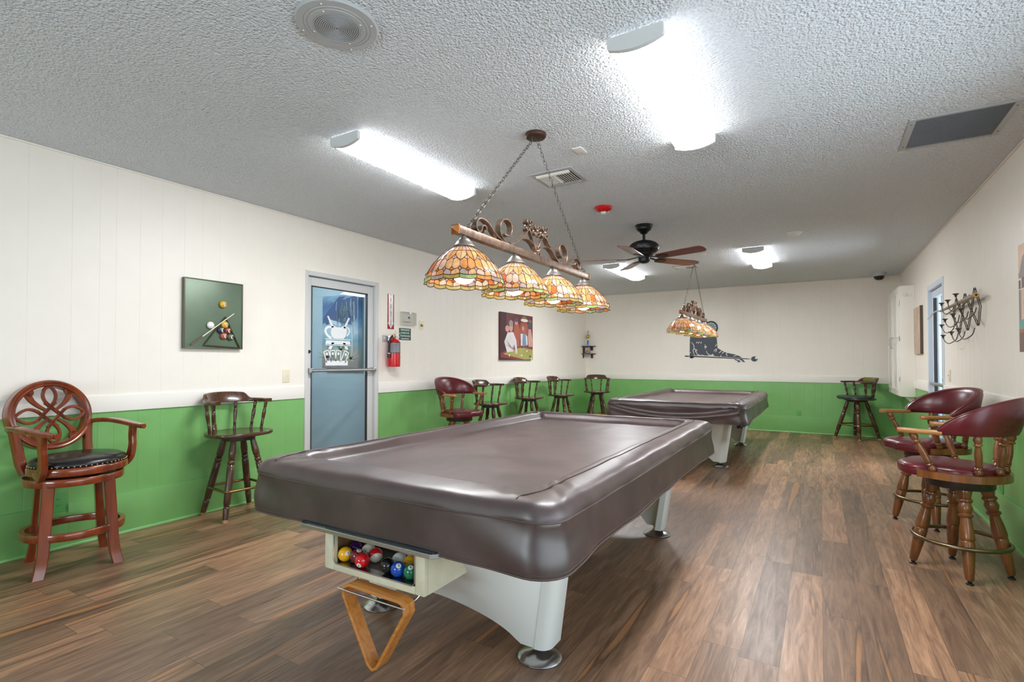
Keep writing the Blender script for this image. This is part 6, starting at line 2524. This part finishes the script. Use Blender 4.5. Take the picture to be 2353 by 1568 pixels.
# smoke detector
sd = thing('smoke_detector', 'white smoke detector on the far right ceiling', 'smoke detector', (-0.228, 6.33, H))
b = MB()
b.lathe([(0.072, 0.0), (0.073, -0.008), (0.066, -0.012), (0.044, -0.036), (0.036, -0.040), (0.0, -0.041)], 36)
b.build('detector_body', M['white_pl'], sd, 30)
b = MB()
b.lathe([(0.047, -0.030), (0.0475, -0.031), (0.046, -0.0335), (0.0455, -0.0335)], 36, 0, None, False, False)
b.build('sensor_slot', M['dark'], sd, 0)

# dome camera
dc = thing('dome_camera', 'small dome security camera on the ceiling in the back right corner', 'security camera', (0.802, 9.86, H))
b = MB()
b.lathe([(0.098, 0.0), (0.100, -0.018), (0.094, -0.046), (0.080, -0.056), (0.0, -0.056)], 36)
b.build('housing', M['grey_pl'], dc)
b = MB()
b.lathe([(0.072, -0.056), (0.070, -0.075), (0.056, -0.100), (0.030, -0.114), (0.0, -0.118)], 32)
M['smoked'] = plain('smoked_dome', (26, 26, 28), 0.08)
b.build('smoked_dome', M['smoked'], dc)

# ceiling fan
fan = thing('ceiling_fan', 'black five-blade ceiling fan with reddish wood blades', 'ceiling fan', (-1.540, 5.20, H))
M['fan_blk'] = plain('fan_black_enamel', (26, 27, 28), 0.32, 0.3)
b = MB()
b.lathe([(0.088, 0.0), (0.090, -0.010), (0.084, -0.022), (0.076, -0.030), (0.074, -0.046), (0.062, -0.058), (0.050, -0.066), (0.030, -0.088), (0.018, -0.094)], 36)
b.build('canopy', M['fan_blk'], fan, 30)
b = MB()
b.lathe([(0.0135, -0.09), (0.0135, -0.145), (0.020, -0.148), (0.020, -0.162)], 18)
b.build('downrod', M['fan_blk'], fan)
b = MB()
b.lathe([(0.022, -0.150), (0.050, -0.160), (0.095, -0.172), (0.125, -0.186), (0.138, -0.200), (0.140, -0.208), (0.150, -0.212), (0.152, -0.236), (0.146, -0.258), (0.128, -0.278), (0.104, -0.292), (0.098, -0.296), (0.098, -0.302), (0.088, -0.306), (0.080, -0.316), (0.05, -0.320)], 44)
b.build('motor_housing', M['fan_blk'], fan, 25)
b = MB()
b.lathe([(0.040, -0.316), (0.056, -0.322), (0.058, -0.350), (0.056, -0.372), (0.040, -0.386), (0.012, -0.392), (0.0, -0.392)], 32)
b.build('switch_housing', M['fan_blk'], fan, 30)
M['blade'] = wood('fan_blade_cherry', (84, 34, 22), (112, 50, 32), (134, 66, 42), 0.3, 'X', 0.6, 0.2)
zb = -0.346
for k in range(5):
    a = math.radians(54 + 72 * k)
    R = Matrix.Rotation(a, 4, 'Z') @ Matrix.Translation((0, 0, zb)) @ Matrix.Rotation(math.radians(-11), 4, 'X')
    b = MB()
    pr_ = [(0.165, -0.052), (0.20, -0.058), (0.600, -0.070), (0.640, -0.062), (0.662, -0.030), (0.662, 0.030), (0.640, 0.062), (0.600, 0.070), (0.20, 0.058), (0.165, 0.052), (0.15, 0.030), (0.15, -0.030)]
    b.prism(pr_, 0.0, 0.007, 0, R)
    bl = b.build('blade', M['blade'], fan, 30)
    b = MB()
    b.prism([(0.150, -0.012), (0.170, -0.034), (0.215, -0.040), (0.262, -0.026), (0.275, 0.0), (0.262, 0.026), (0.215, 0.040), (0.170, 0.034), (0.150, 0.012)], -0.006, -0.0005, 0, R)
    b.bar([R @ Vector((0.060, 0, 0.018)), R @ Vector((0.10, 0, 0.012)), R @ Vector((0.165, 0, -0.004))], 0.026, 0.009, (0, 0, 1))
    b.build('blade_iron', M['fan_blk'], bl, 30)
# ------------------------------------------------------------------ light, world, camera
def area(name, loc, rot, sx, sy, power, color=(1, 1, 1), spread=180):
    l = bpy.data.lights.new(name, 'AREA')
    l.shape = 'RECTANGLE'
    l.size, l.size_y = sx, sy
    l.energy = power
    l.color = color
    l.spread = math.radians(spread)
    o = bpy.data.objects.new(name, l)
    COL.objects.link(o)
    o.location = loc
    o.rotation_euler = rot
    return o


# added lamps outside the unseen windows, tilted up to brighten ceiling and near end
area('window_fill', (XR + 0.45, (WY0 + WY1) / 2, 1.2), (0, PI / 2 + 0.45, 0), 1.7, WY1 - WY0, 58, (0.90, 0.955, 1.0))
area('window_fill', (-2.1, YF - 0.35, 1.5), (PI / 2 + 0.3, 0, 0), 1.8, 1.2, 75, (0.90, 0.955, 1.0))
# porch daylight at the right door
area('porch_daylight', (2.05, 7.4, 1.5), (0, PI / 2, 0), 1.4, 1.4, 45, (0.90, 0.95, 1.0))
# lamp in the side room
hl_ = bpy.data.lights.new('hall_lamp', 'AREA')
hl_.size = 0.35
hl_.energy = 17
hl_.color = (0.94, 0.98, 1.0)
ho = bpy.data.objects.new('hall_lamp', hl_)
COL.objects.link(ho)
ho.location = (-5.3, 2.9, 2.5)
ho.rotation_euler = (0.5, 0, 0)

wd = bpy.data.worlds.new('daylight')
wd.use_nodes = True
bg = wd.node_tree.nodes['Background']
bg.inputs[0].default_value = (0.80, 0.90, 1.0, 1)
bg.inputs[1].default_value = 1.0
SC.world = wd

cam = bpy.data.cameras.new('camera')
cam.sensor_width = 36.0
cam.sensor_fit = 'HORIZONTAL'
cam.lens = 1182.597 / 2353 * 36.0
cam.shift_y = (810.961 - 784.0) / 2353
cam.clip_start = 0.05
co = bpy.data.objects.new('camera', cam)
COL.objects.link(co)
yaw, pitch, roll = 0.5397, 0.01779, 0.00057
d = Vector((-math.sin(yaw) * math.cos(pitch), math.cos(yaw) * math.cos(pitch), math.sin(pitch)))
r = Vector((math.cos(yaw), math.sin(yaw), 0))
u = r.cross(d)
r2 = r * math.cos(roll) + u * math.sin(roll)
u2 = -r * math.sin(roll) + u * math.cos(roll)
co.matrix_world = Matrix(((r2.x, u2.x, -d.x, 0.0), (r2.y, u2.y, -d.y, 0.0), (r2.z, u2.z, -d.z, 1.22918), (0, 0, 0, 1)))
SC.camera = co

SC.view_settings.view_transform = 'Standard'
SC.view_settings.look = 'None'
SC.view_settings.gamma = 1.0
SC.view_settings.exposure = 0.78
SC.view_settings.use_curve_mapping = False
cy = SC.cycles
cy.use_denoising = True
cy.max_bounces = 10
cy.diffuse_bounces = 6
cy.glossy_bounces = 4
cy.transparent_max_bounces = 12
cy.sample_clamp_indirect = 6.0
cy.caustics_reflective = False
cy.caustics_refractive = False
